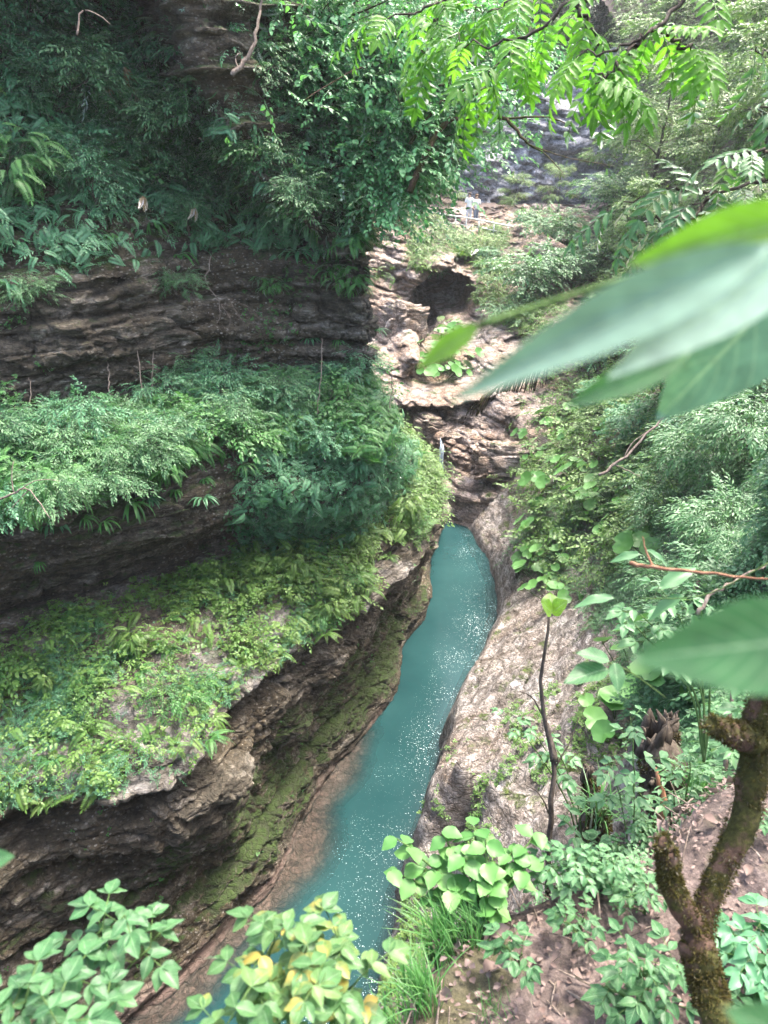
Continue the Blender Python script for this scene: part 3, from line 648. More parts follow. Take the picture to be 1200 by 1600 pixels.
def bladeT(l=1.0, w=.012, droop=.8):
    V = []; F = []; n = 5
    for i in range(n + 1):
        t = i / n; h = w * (1 - t ** 2) + .0005; V += [(-h, l * .5 * droop * t * t, l * (t - .35 * droop * t * t)), (h, l * .5 * droop * t * t, l * (t - .35 * droop * t * t))]
    for i in range(n): a = i * 2; F += [(a, a+1, a+3), (a, a+3, a+2)]
    return np.array(V), np.array(F), np.full(len(V), .5), np.zeros((len(V), 2))
def discT(r=1.0, lift=.15):
    n = 14; V = [(0, 0, 0)]; 
    for ring, rr in ((0, .55), (1, 1.0)):
        for i in range(n):
            a = i / n * 2 * math.pi - math.pi / 2; k = rr * (1 - (.45 if i == 0 else .12 if i in (1, n-1) else 0)) * (1 + .05 * math.sin(3 * i)); V.append((r * k * math.cos(a), r * k * math.sin(a), lift * r * rr * rr + .05 * math.sin(i * 2.4) * rr))
    F = [(0, 1 + i, 1 + (i+1) % n) for i in range(n)]
    for i in range(n): a = 1 + i; b = 1 + (i+1) % n; F += [(a, a+n, b+n), (a, b+n, b)]
    V = np.array(V); return V, np.array(F), np.full(len(V), .5), np.stack([V[:, 0] * .5 + .5, V[:, 1] * .5 + .5], 1)
def yaw(n, tilt=.0):
    a = RS.uniform(0, 2 * math.pi, n); f = np.stack([np.cos(a), np.sin(a), np.zeros(n)], 1) + rnd(n, tilt); return f
def mk_mesh(name, fill, mat, smooth=True):
    g = Geo(); fill(g); return g.mesh(name, mat, smooth)

SPR = [spray(11, .42, LQ, .10) for _ in range(4)]           # broad twig sprays (trees)
SPRN = [spray(13, .30, leafT(.17, .05, .2, 1), .075) for _ in range(4)]      # narrow-leaved sprays (willowy shrubs)
SPRB = [spray(9, .34, LM, .085) for _ in range(3)]
ROS = [rosette(k, LM, .06, .3) for k in (3, 5, 6)]
FRN = [pinnate(14, .42, leafT(.17, .04, .15, 1), .10, a, .12, 70, 1.1) for a in (.6, 1.0)]
ASHT = [pinnate(5, .26, LM, .085, a, .3, 60, .6) for a in (.5, 1.0)]

def shrub(name, r=(.8, .8, .7), nspr=150, sprs=SPR, fol='teal', scale=1.0, stems=7, outz=.25, shell=.55, hang=0.0):
    """multi-stemmed bush: stems mesh and foliage mesh with uneven clumped outline"""
    gs = Geo(); gf = Geo(); r = np.array(r); tips = []
    for i in range(stems):
        a = RS.uniform(0, 6.28); q = np.array([math.cos(a) * r[0] * RS.uniform(.3, .9), math.sin(a) * r[1] * RS.uniform(.3, .9), r[2] * RS.uniform(.7, 1.7)])
        p = smooth_path([(0, 0, -.15), q * [.3, .3, .45] + rnd(1, .05)[0], q], 7, .02); tube(gs, p, np.linspace(.016, .004, 7) * max(.6, r.mean()), 4, .4); tips.append((q, RS.uniform(.28, .5)))
        for k in range(2):
            q2 = q * RS.uniform(.5, .9) + rnd(1, .25)[0] * r; tube(gs, smooth_path([p[3], (p[3] + q2) / 2 + rnd(1, .04)[0], q2], 5), np.linspace(.009, .003, 5) * max(.6, r.mean()), 3, .4); tips.append((q2, RS.uniform(.22, .4)))
    P = []; O = []
    for j in range(nspr):
        q, s_ = tips[RS.randint(len(tips))]; d = RS.normal(size=3); d /= np.linalg.norm(d); rad = s_ * RS.uniform(shell, 1.0); o = d * r * rad * [1, 1, .7]; P.append(q + o - [0, 0, hang * RS.uniform(0, 1)]); O.append(d + q / (np.linalg.norm(q) + .1) * .8)
    P = np.array(P); O = np.array(O); O[:, 2] = O[:, 2] * .35 - outz; B = basis(O, np.tile([0, 0, 1.], (nspr, 1)) + rnd(nspr, .25)) * (scale * RS.uniform(.7, 1.2, nspr))[:, None, None]
    t = RS.uniform(0, 1, nspr); k = RS.randint(len(sprs), size=nspr)
    for q in range(len(sprs)):
        s_ = k == q
        if s_.any(): gf.inst(sprs[q], B[s_], P[s_], t[s_])
    return [('stems', gs.mesh(name + '_stems', M['bark'])), ('foliage', gf.mesh(name + '_foliage', M[fol]))]
def tree(name, h=7, spread=3, nspr=700, sprs=SPR, fol='bright', scale=1.3, lean=(0, 0), r0=.14, limbs=8, bark='bark', low=.3, flat=.55):
    gs = Geo(); gf = Geo(); top = np.array([lean[0], lean[1], h]); tr = smooth_path([(0, 0, -.3), top * .35 + rnd(1, .12)[0], top * .7 + rnd(1, .2)[0], top], 14, .02); rad = np.linspace(r0, r0 * .18, 14)
    tube(gs, tr, rad, 7, .4, .15); cl = []
    for i in range(limbs):
        t = low + (1 - low) * (i + .5) / limbs; ii = int(t * 13); a = i * 2.4 + RS.uniform(-.4, .4); ln = spread * (1.15 - .65 * t) * RS.uniform(.7, 1.1)
        d = np.array([math.cos(a), math.sin(a), RS.uniform(.05, .5)]); e = tr[ii] + d * ln - [0, 0, .1 * ln]
        lp = smooth_path([tr[ii], tr[ii] + d * ln * .5 + [0, 0, .15 * ln], e], 8, .03); tube(gs, lp, np.linspace(rad[ii] * .55, .012, 8), 5, .4)
        for k in range(3):
            for side in (-1, 1):
                q = lp[3 + k * 2 - (k > 1)]; d2 = d * .6 + side * np.array([-d[1], d[0], 0]) * RS.uniform(.5, 1); e2 = q + d2 * ln * .42 * RS.uniform(.7, 1.1) + [0, 0, RS.uniform(-.15, .25)]; tube(gs, [q, (q + e2) / 2 + [0, 0, .06], e2], [.022, .013, .005], 3, .4); cl.append((e2, ln * .26)); cl.append(((q + e2) / 2, ln * .2))
        cl.append((e, ln * .3))
    cl.append((tr[-1], spread * .3)); cl.append((tr[-3], spread * .3))
    P = []; O = []
    for j in range(nspr):
        q, s_ = cl[RS.randint(len(cl))]; d = RS.normal(size=3); d /= np.linalg.norm(d); P.append(q + d * s_ * RS.uniform(.3, 1) * [1, 1, flat]); O.append(d + (q - tr[7]) / spread)
    P = np.array(P); O = np.array(O); O[:, 2] = O[:, 2] * .2 - .15; B = basis(O, np.tile([0, 0, 1.], (nspr, 1)) + rnd(nspr, .22)) * (scale * RS.uniform(.7, 1.25, nspr))[:, None, None]
    t = RS.uniform(0, 1, nspr); k = RS.randint(len(sprs), size=nspr)
    for q in range(len(sprs)):
        s_ = k == q
        if s_.any(): gf.inst(sprs[q], B[s_], P[s_], t[s_])
    return [('trunk', gs.mesh(name + '_trunk', M[bark])), ('crown', gf.mesh(name + '_crown', M[fol]))]
def place(name, parts, loc, rz=0, sc=1.0, label=None, cat=None, group=None, tilt=(0, 0), kinds=None):
    e = bpy.data.objects.new(name, None); C.objects.link(e); e.location = loc; e.rotation_euler = (tilt[0], tilt[1], rz); e.scale = (sc,) * 3 if np.isscalar(sc) else sc; e.empty_display_size = .1
    tag(e, label, cat, group)
    for pn, me in parts: link(pn, me, e)
    return e

# ------------------------------------------------------------------ surface samplers
def sampler(P, Nn, w, n):
    w = np.maximum(w, 0).ravel(); c = np.cumsum(w); i = np.searchsorted(c, RS.uniform(0, c[-1], n)); i = np.clip(i, 0, len(w) - 1)
    return P.reshape(-1, 3)[i] + rnd(n, .03), Nn.reshape(-1, 3)[i]
def area(P):
    du = np.gradient(P, axis=1); dv = np.gradient(P, axis=0); return np.linalg.norm(np.cross(du, dv), axis=-1)
LA = area(Lc); GA = area(GP)
LU, LV = toscreen(Lc); GU, GV = toscreen(GP)
def inview(U, V, m=120): return ((U > -m) & (U < 1200 + m) & (V > -m) & (V < 1600 + m)).astype(float)
LIV = inview(LU, LV); GIV = inview(GU, GV) * ((cp * GP[..., 1] - sp * GP[..., 2]) > .3)
def cover(name, P, Nn, tpls, mat, scale=(.7, 1.2), up=.7, h=.12, tilt=.3, out=.0, probs=None, tbias=0.0, kind='stuff', label=None, cat=None, clump=1.0):
    n = len(P); U = Nn * (1 - up) + np.array([0, 0, 1.]) * up + rnd(n, .18); U /= np.linalg.norm(U, axis=1, keepdims=True)
    f = yaw(n); 
    if out: hz = Nn * [1, 1, 0]; f = f * (1 - out) + hz * out * 1.4
    f = f - U * (f * U).sum(1, keepdims=True) + U * tilt * RS.uniform(-.6, 1, n)[:, None]
    B = basis(f, U) * RS.uniform(*scale, n)[:, None, None]; Q = P + U * (RS.uniform(0, 1, n) ** 1.3 * h * (1 + clump * fbm(P * 1.6, 3)))[:, None]
    t = np.clip(.5 + .55 * fbm(P * .9 + 3, 3) + RS.uniform(-.35, .35, n) + tbias, 0, 1); k = RS.choice(len(tpls), size=n, p=probs); g = Geo()
    for q in range(len(tpls)):
        s_ = k == q
        if s_.any(): g.inst(tpls[q], B[s_], Q[s_], t[s_])
    o = link(name, g.mesh(name, M[mat])); tag(o, label, cat, None, kind); return o
cn = fbm(Lc * .8 + 40, 4); zc = Lc[..., 2]; rowi = np.broadcast_to(urow[:, None], zc.shape)   # urow: which contour a point lies between
upn = LNf[..., 2]
def band(a, b, s=.3): return sst(a - s, a + s, rowi) * (1 - sst(b - s, b + s, rowi))
# row numbers: 7-8 lip, 8-11 sunlit ledge, 11-15 undercut and overhang, 16-19 second ledge, 19-24 bare band, 24-31 upper slope
rightmass = sst(560, 640, LU + 0 * LU) 
ledge = band(8.2, 11.1, .25) * (1 - (LU > 585) * (LV > 850))
bare = sst(-.12, .12, fbm(Lc * 1.3 + 7, 4)) * (LV > 950) * (LU < 460)
m1 = LA * LIV * ledge * (1 - .85 * bare) * (.55 + .45 * sst(-.3, .1, cn))
P, Nn = sampler(Lc, LNf, m1 * (1 - .3 * (LU < 430) * (LV > 1040)), 30000)
cover('herb_cover', P, Nn, ROS + SPRB[:1] + FRN[:1], 'bright', (.5, 1.15), .75, .42, .4, probs=[.28, .32, .23, .13, .04], clump=2.2, label='low yellow-green herbs carpeting the sunlit lower cliff ledge', cat='ground cover')
P, Nn = sampler(Lc, LNf, m1 * (.3 + sst(0, -.3, fbm(Lc * .7 + 60, 3)) * 1.5) * (LU < 520), 9000)
cover('nettle_cover', P, Nn, SPRN + ROS[:2], 'teal', (.35, .75), .6, .3, .5, tbias=.15, label='blue-green leafy herbs along the back of the sunlit cliff ledge', cat='ground cover')
# slope that drops from the corner of the cliff to the river bend
mass = band(11.0, 19.5, .35) * sst(430, 520, LU + 90 * sst(600, 720, LV)) * (LV < 880)
P, Nn = sampler(Lc, LNf, LA * LIV * mass, 42000)
P = P - Nn * (.12 * sst(540, 620, toscreen(P)[0]))[:, None]
cover('corner_herb_cover', P, Nn, ROS + FRN + SPRN[:1], 'teal', (.45, .95), .45, .40, .3, .4, probs=[.25, .30, .25, .04, .04, .12], tbias=.15, label='dense green herbs pouring over the rounded corner of the left cliff', cat='ground cover')
# second ledge
m2 = band(16.3, 19.1, .3) * (LU < 720) * sst(-.35, .05, fbm(Lc * .5 + 12, 3) + .25 * ((LU < 330) | (LU > 350)))
m2 = m2 * (1 - .9 * np.exp(-((LU - 338) / 24) ** 2) * (LV > 650)) * (.25 + .75 * sst(-.18, .0, fbm(Lc * 1.3 + 88, 3)))
P, Nn = sampler(Lc, LNf, LA * LIV * m2, 26000)
cover('ledge_cover', P, Nn, ROS + SPRN[:2] + FRN, 'fern', (.5, 1.05), .5, .40, .3, .45, probs=[.2, .2, .15, .12, .13, .1, .1], label='mixed green plants filling the second ledge of the left cliff', cat='ground cover')
# upper slope
m3 = band(24.6, 29.6, .5) * (.35 + sst(-.25, .1, cn)); m3 = m3 * (1 - .95 * (LU > 235) * (LU < 400) * (LV < 125)) * (.12 + .88 * sst(-.22, -.05, fbm(Lc * .9 + 31, 4))) + .5 * band(29.6, 33, .4) * (1 - ((LU > 225) & (LU < 400) & (LV < 90))) * sst(.0, .2, fbm(Lc * .5 + 22, 4))
P, Nn = sampler(Lc, LNf, LA * LIV * m3, 42000)
cover('slope_cover', P, Nn, ROS + SPRN[:2] + FRN, 'teal', (.5, 1.15), .45, .5, .3, .5, probs=[.15, .15, .15, .15, .15, .15, .1], tbias=.22, label='dark green growth covering the upper slope of the left cliff', cat='ground cover')
P, Nn = sampler(Lc, LNf, LA * LIV * band(20, 24.5, .3) * sst(.16, .3, fbm(Lc * .9 + 77, 3)), 1800)
cover('crack_cover', P, Nn, ROS, 'fern', (.6, 1.1), .4, .12, .3, .5, label='small green tufts rooted in cracks of the bare rock band', cat='ground cover')
P, Nn = sampler(Lc, LNf, LA * LIV * band(3.5, 8.3, .3) * sst(.1, .3, fbm(Lc * 1.2 + 91, 3)), 900)
cover('wall_tufts', P, Nn, ROS, 'fern', (.5, .9), .4, .08, .3, .5, label='tiny green tufts clinging to the dark wall over the river', cat='ground cover')

# ferns: hart's-tongue tufts and feathery ferns, each a thing
def fern_mesh(name, n, tpl, l, mat, spread=1.0, down=.0):
    g = Geo(); a = np.linspace(-1.5, 1.5, n) * spread + RS.uniform(-.2, .2, n); F = np.stack([np.sin(a), np.cos(a), RS.uniform(-.2, .5, n) - down], 1)
    Bm = basis(F, np.tile([0, 0, 1.], (n, 1)) + rnd(n, .12)) * (l * RS.uniform(.65, 1.1, n))[:, None, None]; g.inst(tpl, Bm, F * .02, RS.uniform(.1, .9, n)); return g.mesh(name, M[mat])
ST = strapT(1, .055, .9); FRH = pinnate(18, 1.0, leafT(.16, .04, .15, 1), .20, 1.0, .1, 72, 1.15)
fern_k = [fern_mesh('strap_fern_a', 15, ST, .42, 'fern', 1.0), fern_mesh('strap_fern_b', 11, ST, .36, 'fern', .9, .3), fern_mesh('strap_fern_c', 18, ST, .46, 'teal', 1.1)]
fern_f = [fern_mesh('feather_fern_a', 9, FRH, .52, 'fern', 1.2), fern_mesh('feather_fern_b', 12, FRH, .45, 'bright', 2.0)]
def scatter_ferns(w, n, meshes, label, group, sc=(.8, 1.4), name='fern', mind=.25):
    P, Nn = sampler(Lc, LNf, w, n * 6); got = []
    for p, nn in zip(P, Nn):
        if all(np.linalg.norm(p - q) > mind for q in got):
            got.append(p); o = link(name, meshes[RS.randint(len(meshes))]); a = math.atan2(-nn[0], nn[1]) + RS.uniform(-.5, .5); s_ = RS.uniform(*sc)
            o.location = p + nn * .03; o.rotation_euler = (RS.uniform(-.3, .1), RS.uniform(-.15, .15), a); o.scale = (s_,) * 3; tag(o, label, 'fern', group)
            if len(got) >= n: break
wL = LA * LIV
scatter_ferns(wL * band(24.2, 26, .3) * (LU < 560), 60, fern_k, "strap-leaved fern hanging over the rock band from the upper left slope", 'ferns fringing the upper slope', (.9, 1.6))
scatter_ferns(wL * band(26, 29.5, .3) * (LU < 600), 70, fern_k + fern_f, 'fern growing among dark shrubs on the upper left slope', 'ferns on the upper slope', (.9, 1.7))
scatter_ferns(wL * band(15.3, 17.4, .3) * (LU < 700), 75, fern_k, "strap-leaved fern drooping from the lip of the second ledge", 'ferns on the second ledge', (.8, 1.4))
scatter_ferns(wL * band(17.2, 19.4, .3) * (LU < 700), 30, fern_k + fern_f, 'fern standing at the back of the second ledge under bare rock', 'ferns at the back of the second ledge', (.8, 1.3))
scatter_ferns(wL * band(7.9, 9.3, .25) * (LU < 640), 40, fern_f + fern_k[:1], 'bright fern at the outer lip of the sunlit lower ledge', 'ferns on the sunlit ledge lip', (.6, 1.0))
scatter_ferns(wL * band(9.3, 11, .25) * (LU < 600), 22, fern_f, 'feathery fern amid the herbs of the sunlit lower ledge', 'ferns on the sunlit ledge', (.6, 1.0))
scatter_ferns(wL * band(12.5, 15.5, .25) * (LU < 450), 8, fern_k[1:2], 'lone small fern hanging from the dark overhang above the sunlit ledge', 'ferns in the overhang', (.5, .8))
scatter_ferns(wL * band(21, 24, .25) * (LU > 480) * (LU < 640), 14, fern_k, 'fern clinging to the bare corner of the cliff', 'ferns on the cliff corner', (.7, 1.1))

# shrubs rooted on the left cliff (pixel picks dropped on the cliff surface)
def hitL(u, v):
    d = (LU - u) ** 2 + (LV - v) ** 2 + np.where(zc < -16, 1e9, 0); dep_ = (cp * Lc[..., 1] - sp * Lc[..., 2]); d = d + np.where(dep_ < 2, 1e9, 0) + dep_ * 6
    i = np.unravel_index(np.argmin(d), d.shape); return Lc[i], LNf[i]
bushA = shrub('willowy_bush', (.9, .9, .6), 280, SPRN, 'pale', 1.25, 8); bushB = shrub('broad_bush', (.9, .9, .7), 230, SPRB, 'teal', 1.0, 7)
bushC = shrub('pale_bush', (.95, .95, .65), 340, SPRN, 'pale', 1.2, 8); bushD = shrub('fern_bush', (.8, .8, .5), 170, FRN, 'fern', .9, 6, .4)
for (u, v, k, s_, lb) in [
    (320,215,bushC,1.35,'pale blue-green willowy bush below the grey rock face at the top'), (400,330,bushC,1.3,'pale willowy bush leaning out above the bare rock band, topmost part lit'),
    (250,260,bushA,1.2,'dark willowy bush between two pale ones on the upper slope'), (120,300,bushB,1.2,'broad-leaved dark bush near the left edge above the fern fringe'),
    (60,150,bushA,1.5,'dark bush under the dry brown fronds at the upper left'), (130,150,bushD,1.3,'ferny bush beside the wet rock at the upper left'), (200,230,bushC,1.2,'pale willowy bush left of the middle of the upper slope'), (440,150,bushC,1.0,'pale bush between the dead trunk and the leaning tree'), (420,260,bushC,1.1,'pale bush above the one leaning over the rock band'), (30,280,bushD,1.3,'ferny bush at the left edge of the upper slope'),
    (20,40,bushB,1.4,'dark broad-leaved bush in the top left corner'), (480,230,bushB,1.0,'broad-leaved bush at the foot of the leaning cliff tree'), (350,270,bushA,1.0,'small willowy bush in the middle of the upper slope'),
    (540,330,bushD,1.1,'ferny bush hanging at the corner of the cliff below the tree'), (470,330,bushA,1.0,'willowy bush just left of the cliff corner'), (80,700,bushA,1.1,'blue-green bush with bare white twigs on the second ledge at left'),
    (180,680,bushC,.9,'pale bush on the second ledge left of the gap'), (250,720,bushD,.8,'ferny bush hanging at the end of the left ledge clump'), (20,720,bushB,.8,'broad-leaved bush at the left end of the second ledge'), (20,800,bushB,.9,'broad-leaved bush hanging lowest at the left edge of the second ledge'), (210,720,bushC,.9,'pale bush hanging at the right end of the left ledge clump'), (100,770,bushC,.9,'pale bush hanging over the lip among ferny ones on the second ledge'), (60,770,bushD,1.0,'ferny bush drooping over the lip at the left end of the second ledge'), (140,750,bushA,1.0,'willowy bush drooping over the lip of the second ledge'),
    (430,640,bushB,.9,'broad-leaved bush at the start of the right ledge clump'), (530,620,bushD,1.0,'rounded feathery green bush under the cliff corner'), (500,700,bushB,.9,'leafy bush in the middle of the right ledge clump'),
     (420,450,bushD,.5,'small bright bush alone on the bare rock band'), (270,450,bushA,.6,'thin bush hanging below the upper fern fringe'),
    (540,440,bushD,.8,'ferny bush hanging on the bare cliff corner'), (560,380,bushD,.9,'dark ferny bush just under the cliff tree roots'), (60,460,bushA,.6,'thin bush on the crack of the rock band at the left edge')]:
    p, nn = hitL(u, v); nh = nn * [1, 1, 0]; nh /= np.linalg.norm(nh) + 1e-6
    place('bush', k, p + nh * (.3 if v < 380 else .15) - [0, 0, .2 * s_], RS.uniform(0, 6), s_ * (.95 if v < 380 else .8), lb, 'bush', 'bushes on the left cliff', tilt=(0, 0))

clumpk = [shrub('herb_clump_a', (.45, .45, .35), 110, ROS + SPRB[:1], 'bright', 1.1, 6), shrub('herb_clump_b', (.5, .5, .3), 120, SPRN, 'fern', .8, 6), shrub('herb_clump_c', (.4, .4, .4), 80, FRN, 'bright', .7, 5, .35)]
P, Nn = sampler(Lc, LNf, m1 * (LU < 680), 70)
for i, p in enumerate(P): place('herb_clump', clumpk[i % 3], p - [0, 0, .03], RS.uniform(0, 6), RS.uniform(.55, 1.15), 'leafy herb clump standing above the carpet of the sunlit lower ledge', 'plant', 'herb clumps on the sunlit ledge')
P, Nn = sampler(Lc, LNf, LA * LIV * band(16.5, 19, .3) * (LU < 590), 46)
clumpk2 = [shrub('ledge_clump_a', (.5, .5, .4), 130, SPRN, 'teal', .9, 6), shrub('ledge_clump_b', (.5, .5, .35), 110, ROS + SPRB[:1], 'fern', 1.2, 6), shrub('ledge_clump_c', (.5, .5, .4), 120, SPRN, 'pale', .9, 6)]
for i, p in enumerate(P): place('herb_clump', clumpk2[i % 3], p + Nn[i] * .12, RS.uniform(0, 6), RS.uniform(.7, 1.4), 'leafy clump on the second ledge of the left cliff', 'plant', 'herb clumps on the second ledge')
P, Nn = sampler(Lc, LNf, LA * LIV * band(24.8, 29.5, .3) * (LU < 640) * (1 - (LU > 225) * (LU < 400) * (LV < 120)), 70)
for i, p in enumerate(P): place('herb_clump', clumpk2[(i * 7) % 3], p + Nn[i] * .25, RS.uniform(0, 6), RS.uniform(.9, 1.8), 'leafy clump among the bushes of the upper left slope', 'plant', 'herb clumps on the upper slope')
# dry brown hanging fronds
dryT = mk_mesh('dry_frond', lambda g: g.inst(FRH, basis(yaw(6) * [.35, .35, 0] - [0, 0, 1.], np.tile([.3, .7, .2], (6, 1))) * (RS.uniform(.35, .6, 6))[:, None, None], rnd(6, .03), RS.uniform(.2, 1, 6)), M['dry'])
for u, v, lb in [(70,15,'dry brown frond tuft hanging at the very top left'),(110,75,'pale dry frond tuft under the topmost twig'),(130,55,'rusty dry frond tuft beside the broken twig'),(215,180,'dry brown frond drooping on the upper slope'),(243,170,'tan dry frond beside the drooping brown one'),(275,330,'dry brown frond among ferns above the rock band'),(190,350,'straw coloured frond in the fern fringe'),(405,95,'small brown frond under the top rock'),(425,705,'brown withered frond in the right ledge clump')]:
    p, nn = hitL(u, v); o = link('dry_fern', dryT); o.location = p + nn * .9 * (v < 400) + nn * .35; o.rotation_euler = (0, 0, RS.uniform(0, 6)); o.scale = (.65 if v < 200 else .5,) * 3; tag(o, lb, 'dry fern', 'withered ferns')

# bare vertical stems against the rock band and twigs
def stick(name, pts, r, label, cat='twig', mat='twig', n=14, jit=.01, k=5, group=None, kids=()):
    g = Geo(); p = smooth_path(pts, n, jit); tube(g, p, np.linspace(r, r * .35, n), k, .5)
    for pts2, r2 in kids: tube(g, smooth_path(pts2, 8, jit * .5), np.linspace(r2, r2 * .3, 8), 4, .5)
    o = link(name, g.mesh(name, M[mat])); tag(o, label, cat, group); return o
for (ua, va, ub, vb, lb) in [(172,610,160,548,'short bare stem left of two taller ones against the rock'),(222,610,205,515,'tall thin bare stem on the second ledge'),(237,610,235,505,'straight bare stem beside the tall thin one'),(495,640,503,528,'brown upright stem on the right ledge clump'),(45,640,45,590,'short bare stem at the far left of the rock band'),(605,650,612,580,'thin dark stem at the edge of the cliff corner')]:
    p, nn = hitL(ua, va); d = cp * p[1] - sp * p[2] - .5; stick('dead_stalk', [pd(ua, va + 10, d), pd((ua+ub)/2+3, (va+vb)/2, d), pd(ub, vb, d)], .016, lb, 'stem', 'twig', 12, .012, group='bare stems on the cliff')
p, nn = hitL(40, 760); d = cp * p[1] - sp * p[2] - 1.1
stick('dead_branch', [pd(-20,790,d), pd(22,770,d), pd(45,765,d), pd(78,810,d-.2)], .02, 'pale leafless branch sprawling over the left ledge bush', 'branch', 'twig', 14, .01, kids=[([pd(22,770,d), pd(18,745,d), pd(22,720,d)], .014), ([pd(22,770,d), pd(60,750,d-.1), pd(95,752,d)], .01), ([pd(45,765,d), pd(10,800,d)], .01)])
p, nn = hitL(330, 500); d = cp * p[1] - sp * p[2] - .6
stick('dead_branch', [pd(330,400,d), pd(322,440,d), pd(345,475,d), pd(338,505,d)], .014, 'tangle of thin grey twigs hanging on the rock band', 'branch', 'twig', 12, .02, kids=[([pd(345,475,d), pd(365,480,d), pd(385,512,d)], .008), ([pd(345,475,d), pd(360,500,d), pd(352,528,d)], .008), ([pd(322,440,d), pd(300,455,d), pd(295,490,d)], .008), ([pd(360,470,d), pd(372,495,d), pd(392,500,d)], .007), ([pd(330,460,d), pd(380,475,d), pd(400,490,d)], .007)])
p, nn = hitL(390, 90); d = cp * p[1] - sp * p[2] - .8
stick('snag', [pd(362,118,d), pd(385,90,d), pd(398,60,d), pd(405,20,d), pd(412,-20,d)], .05, 'pale crooked dead trunk rising beside the grey rock at the top', 'dead trunk', 'twig', 16, .02, kids=[([pd(372,105,d), pd(368,90,d), pd(376,84,d)], .02)])
stick('dead_branch', [pd(120,55,d-1), pd(128,18,d-1), pd(150,22,d-1), pd(172,38,d-1)], .02, 'broken bare twig jutting over the slope at upper left', 'branch', 'twig', 12, .01)

# the big tree leaning from the cliff corner
gs = Geo(); gf = Geo(); base = pd(520, 330, 16.3); d0 = 16.3
stems = [[(545,345,16.6),(500,250,16.2),(450,130,15.8),(430,20,15.6),(425,-80,15.6)], [(545,345,16.6),(520,260,16),(530,180,15.5),(560,120,15.3),(590,40,15.2)], [(545,345,16.6),(560,280,16.3),(640,210,16),(700,195,15.8),(740,150,15.6),(800,125,15.5)],
         [(500,250,16.2),(440,170,15.6),(470,90,15.4),(540,90,15.2)], [(560,280,16.3),(600,200,15),(610,100,14.6),(640,20,14.5)], [(530,180,15.5),(500,110,15),(520,20,14.8),(520,-60,14.7)], [(545,345,16.6),(590,310,16),(610,270,15.6),(650,225,15.2)]]
tips = []
for i, s_ in enumerate(stems):
    p = smooth_path([pd(*q) for q in s_], 18, .02); tube(gs, p, np.linspace([.14, .12, .15, .08, .07, .06, .06][i], .03, 18), 7, .4, .2); tips += [p[j] for j in range(7, 18, 1)]
    for j in range(6, 18, 2):
        for q in range(2):
            e = p[j] + RS.normal(size=3) * [1.0, .9, .6] + [.3, -.2, .1]; tube(gs, smooth_path([p[j], (p[j] + e) / 2 + [0, 0, .12], e], 6, .02), np.linspace(.03, .006, 6), 4, .4); tips += [e, (p[j] + e * 2) / 3]
for (u, v, d) in [(560,60,15.5),(620,60,15.5),(600,130,15),(650,150,15),(560,180,15.3),(620,220,15.3),(660,250,15.4),(690,110,15.5),(520,30,15.6),(630,280,15.3),(600,310,15.2),(700,50,15.6),(670,190,15.2),(480,60,15.2),(545,120,15),(620,180,14.8),(650,90,14.8),(585,250,15),(640,240,14.9),(600,30,14.8),(645,265,15.6),(730,60,15.6),(770,20,15.7),(800,90,15.6),(740,120,15.6),(690,160,15.5)]:
    tips += [pd(u, v, d)] * 9
tips = np.array(tips); n = 4800; k = RS.randint(len(tips), size=n); P = tips[k] + rnd(n, .28) * [1.1, 1.1, .8]; O = rnd(n, .8) + [.5, -.5, -.35]; O[:, 2] *= .7
B = basis(O, np.tile([0, 0, 1.], (n, 1)) + rnd(n, .3)) * RS.uniform(1.0, 1.7, n)[:, None, None]; kk = RS.randint(len(SPRB), size=n); t = RS.uniform(0, 1, n)
for q in range(len(SPRB)): gf.inst(SPRB[q], B[kk == q], P[kk == q], t[kk == q])
place('leaning_tree', [('trunk', gs.mesh('leaning_trunk', M['mossbark'])), ('crown', gf.mesh('leaning_crown', M['crown']))], (0, 0, 0), 0, 1, 'many-stemmed tree with blue-green leaves leaning out from the cliff corner', 'tree')

# ------------------------------------------------------------------ right bank: herbs, butterbur, bushes, trees
hn = fbm(GP * .45 + 50, 4); gz = GP[..., 2]; gx_, gy_ = GP[..., 0], GP[..., 1]
tb = gx_ - xr(gy_)
upper = sst(1.4, 3.2, tb + 1.6 * hn + .09 * (gy_ - 12)) * (1 - SM) * (gy_ < 60)
greenR = upper * sst(-.30, .0, hn + .5 * sst(2.5, 5, tb) - .9 * (1 - sst(3.0, 5.5, tb)) * sst(14, 10, gy_))
slabm = (gy_ < 13.5) & (gx_ < 4.6) & (gz < -7.2)
vline = np.interp(GV, [600, 700, 760, 850, 900, 950, 1000, 1100, 1200, 1300], [790, 800, 812, 800, 850, 920, 960, 1010, 1050, 1080])
greenR = (1 - SM) * (gy_ < 84) * sst(-35, 45, GU - vline + 60 * fbm(GP * .8 + 33, 3)) * (.35 + .65 * sst(-.35, .0, hn))
GAV = GA * GIV
P, Nn = sampler(GP, GN, GAV * greenR * (gy_ < 24) / np.maximum(gy_, 6) ** .6, 38000)
cover('bank_herbs', P, Nn, ROS + SPRN[:2], 'pale', (.6, 1.3), .8, .32, .25, probs=[.2, .25, .2, .2, .15], label='low pale green herbs covering the right bank above the slab', cat='ground cover')
P, Nn = sampler(GP, GN, GAV * greenR * (gy_ > 17) * (gx_ > 5) * (1 - ((gy_ > 47) & (GU < 960))), 22000)
cover('hill_undergrowth', P, Nn, SPR[:2] + SPRN[:2], 'bright', (1.0, 2.1), .8, 1.0, .25, label='mixed undergrowth on the wooded hillside beyond the right bank', cat='undergrowth')
P, Nn = sampler(GP, GN, GAV * slabm * (tb > .5) * (1 - SM) * sst(.05, .3, fbm(GP * 1.3 + 70, 3)), 5200)
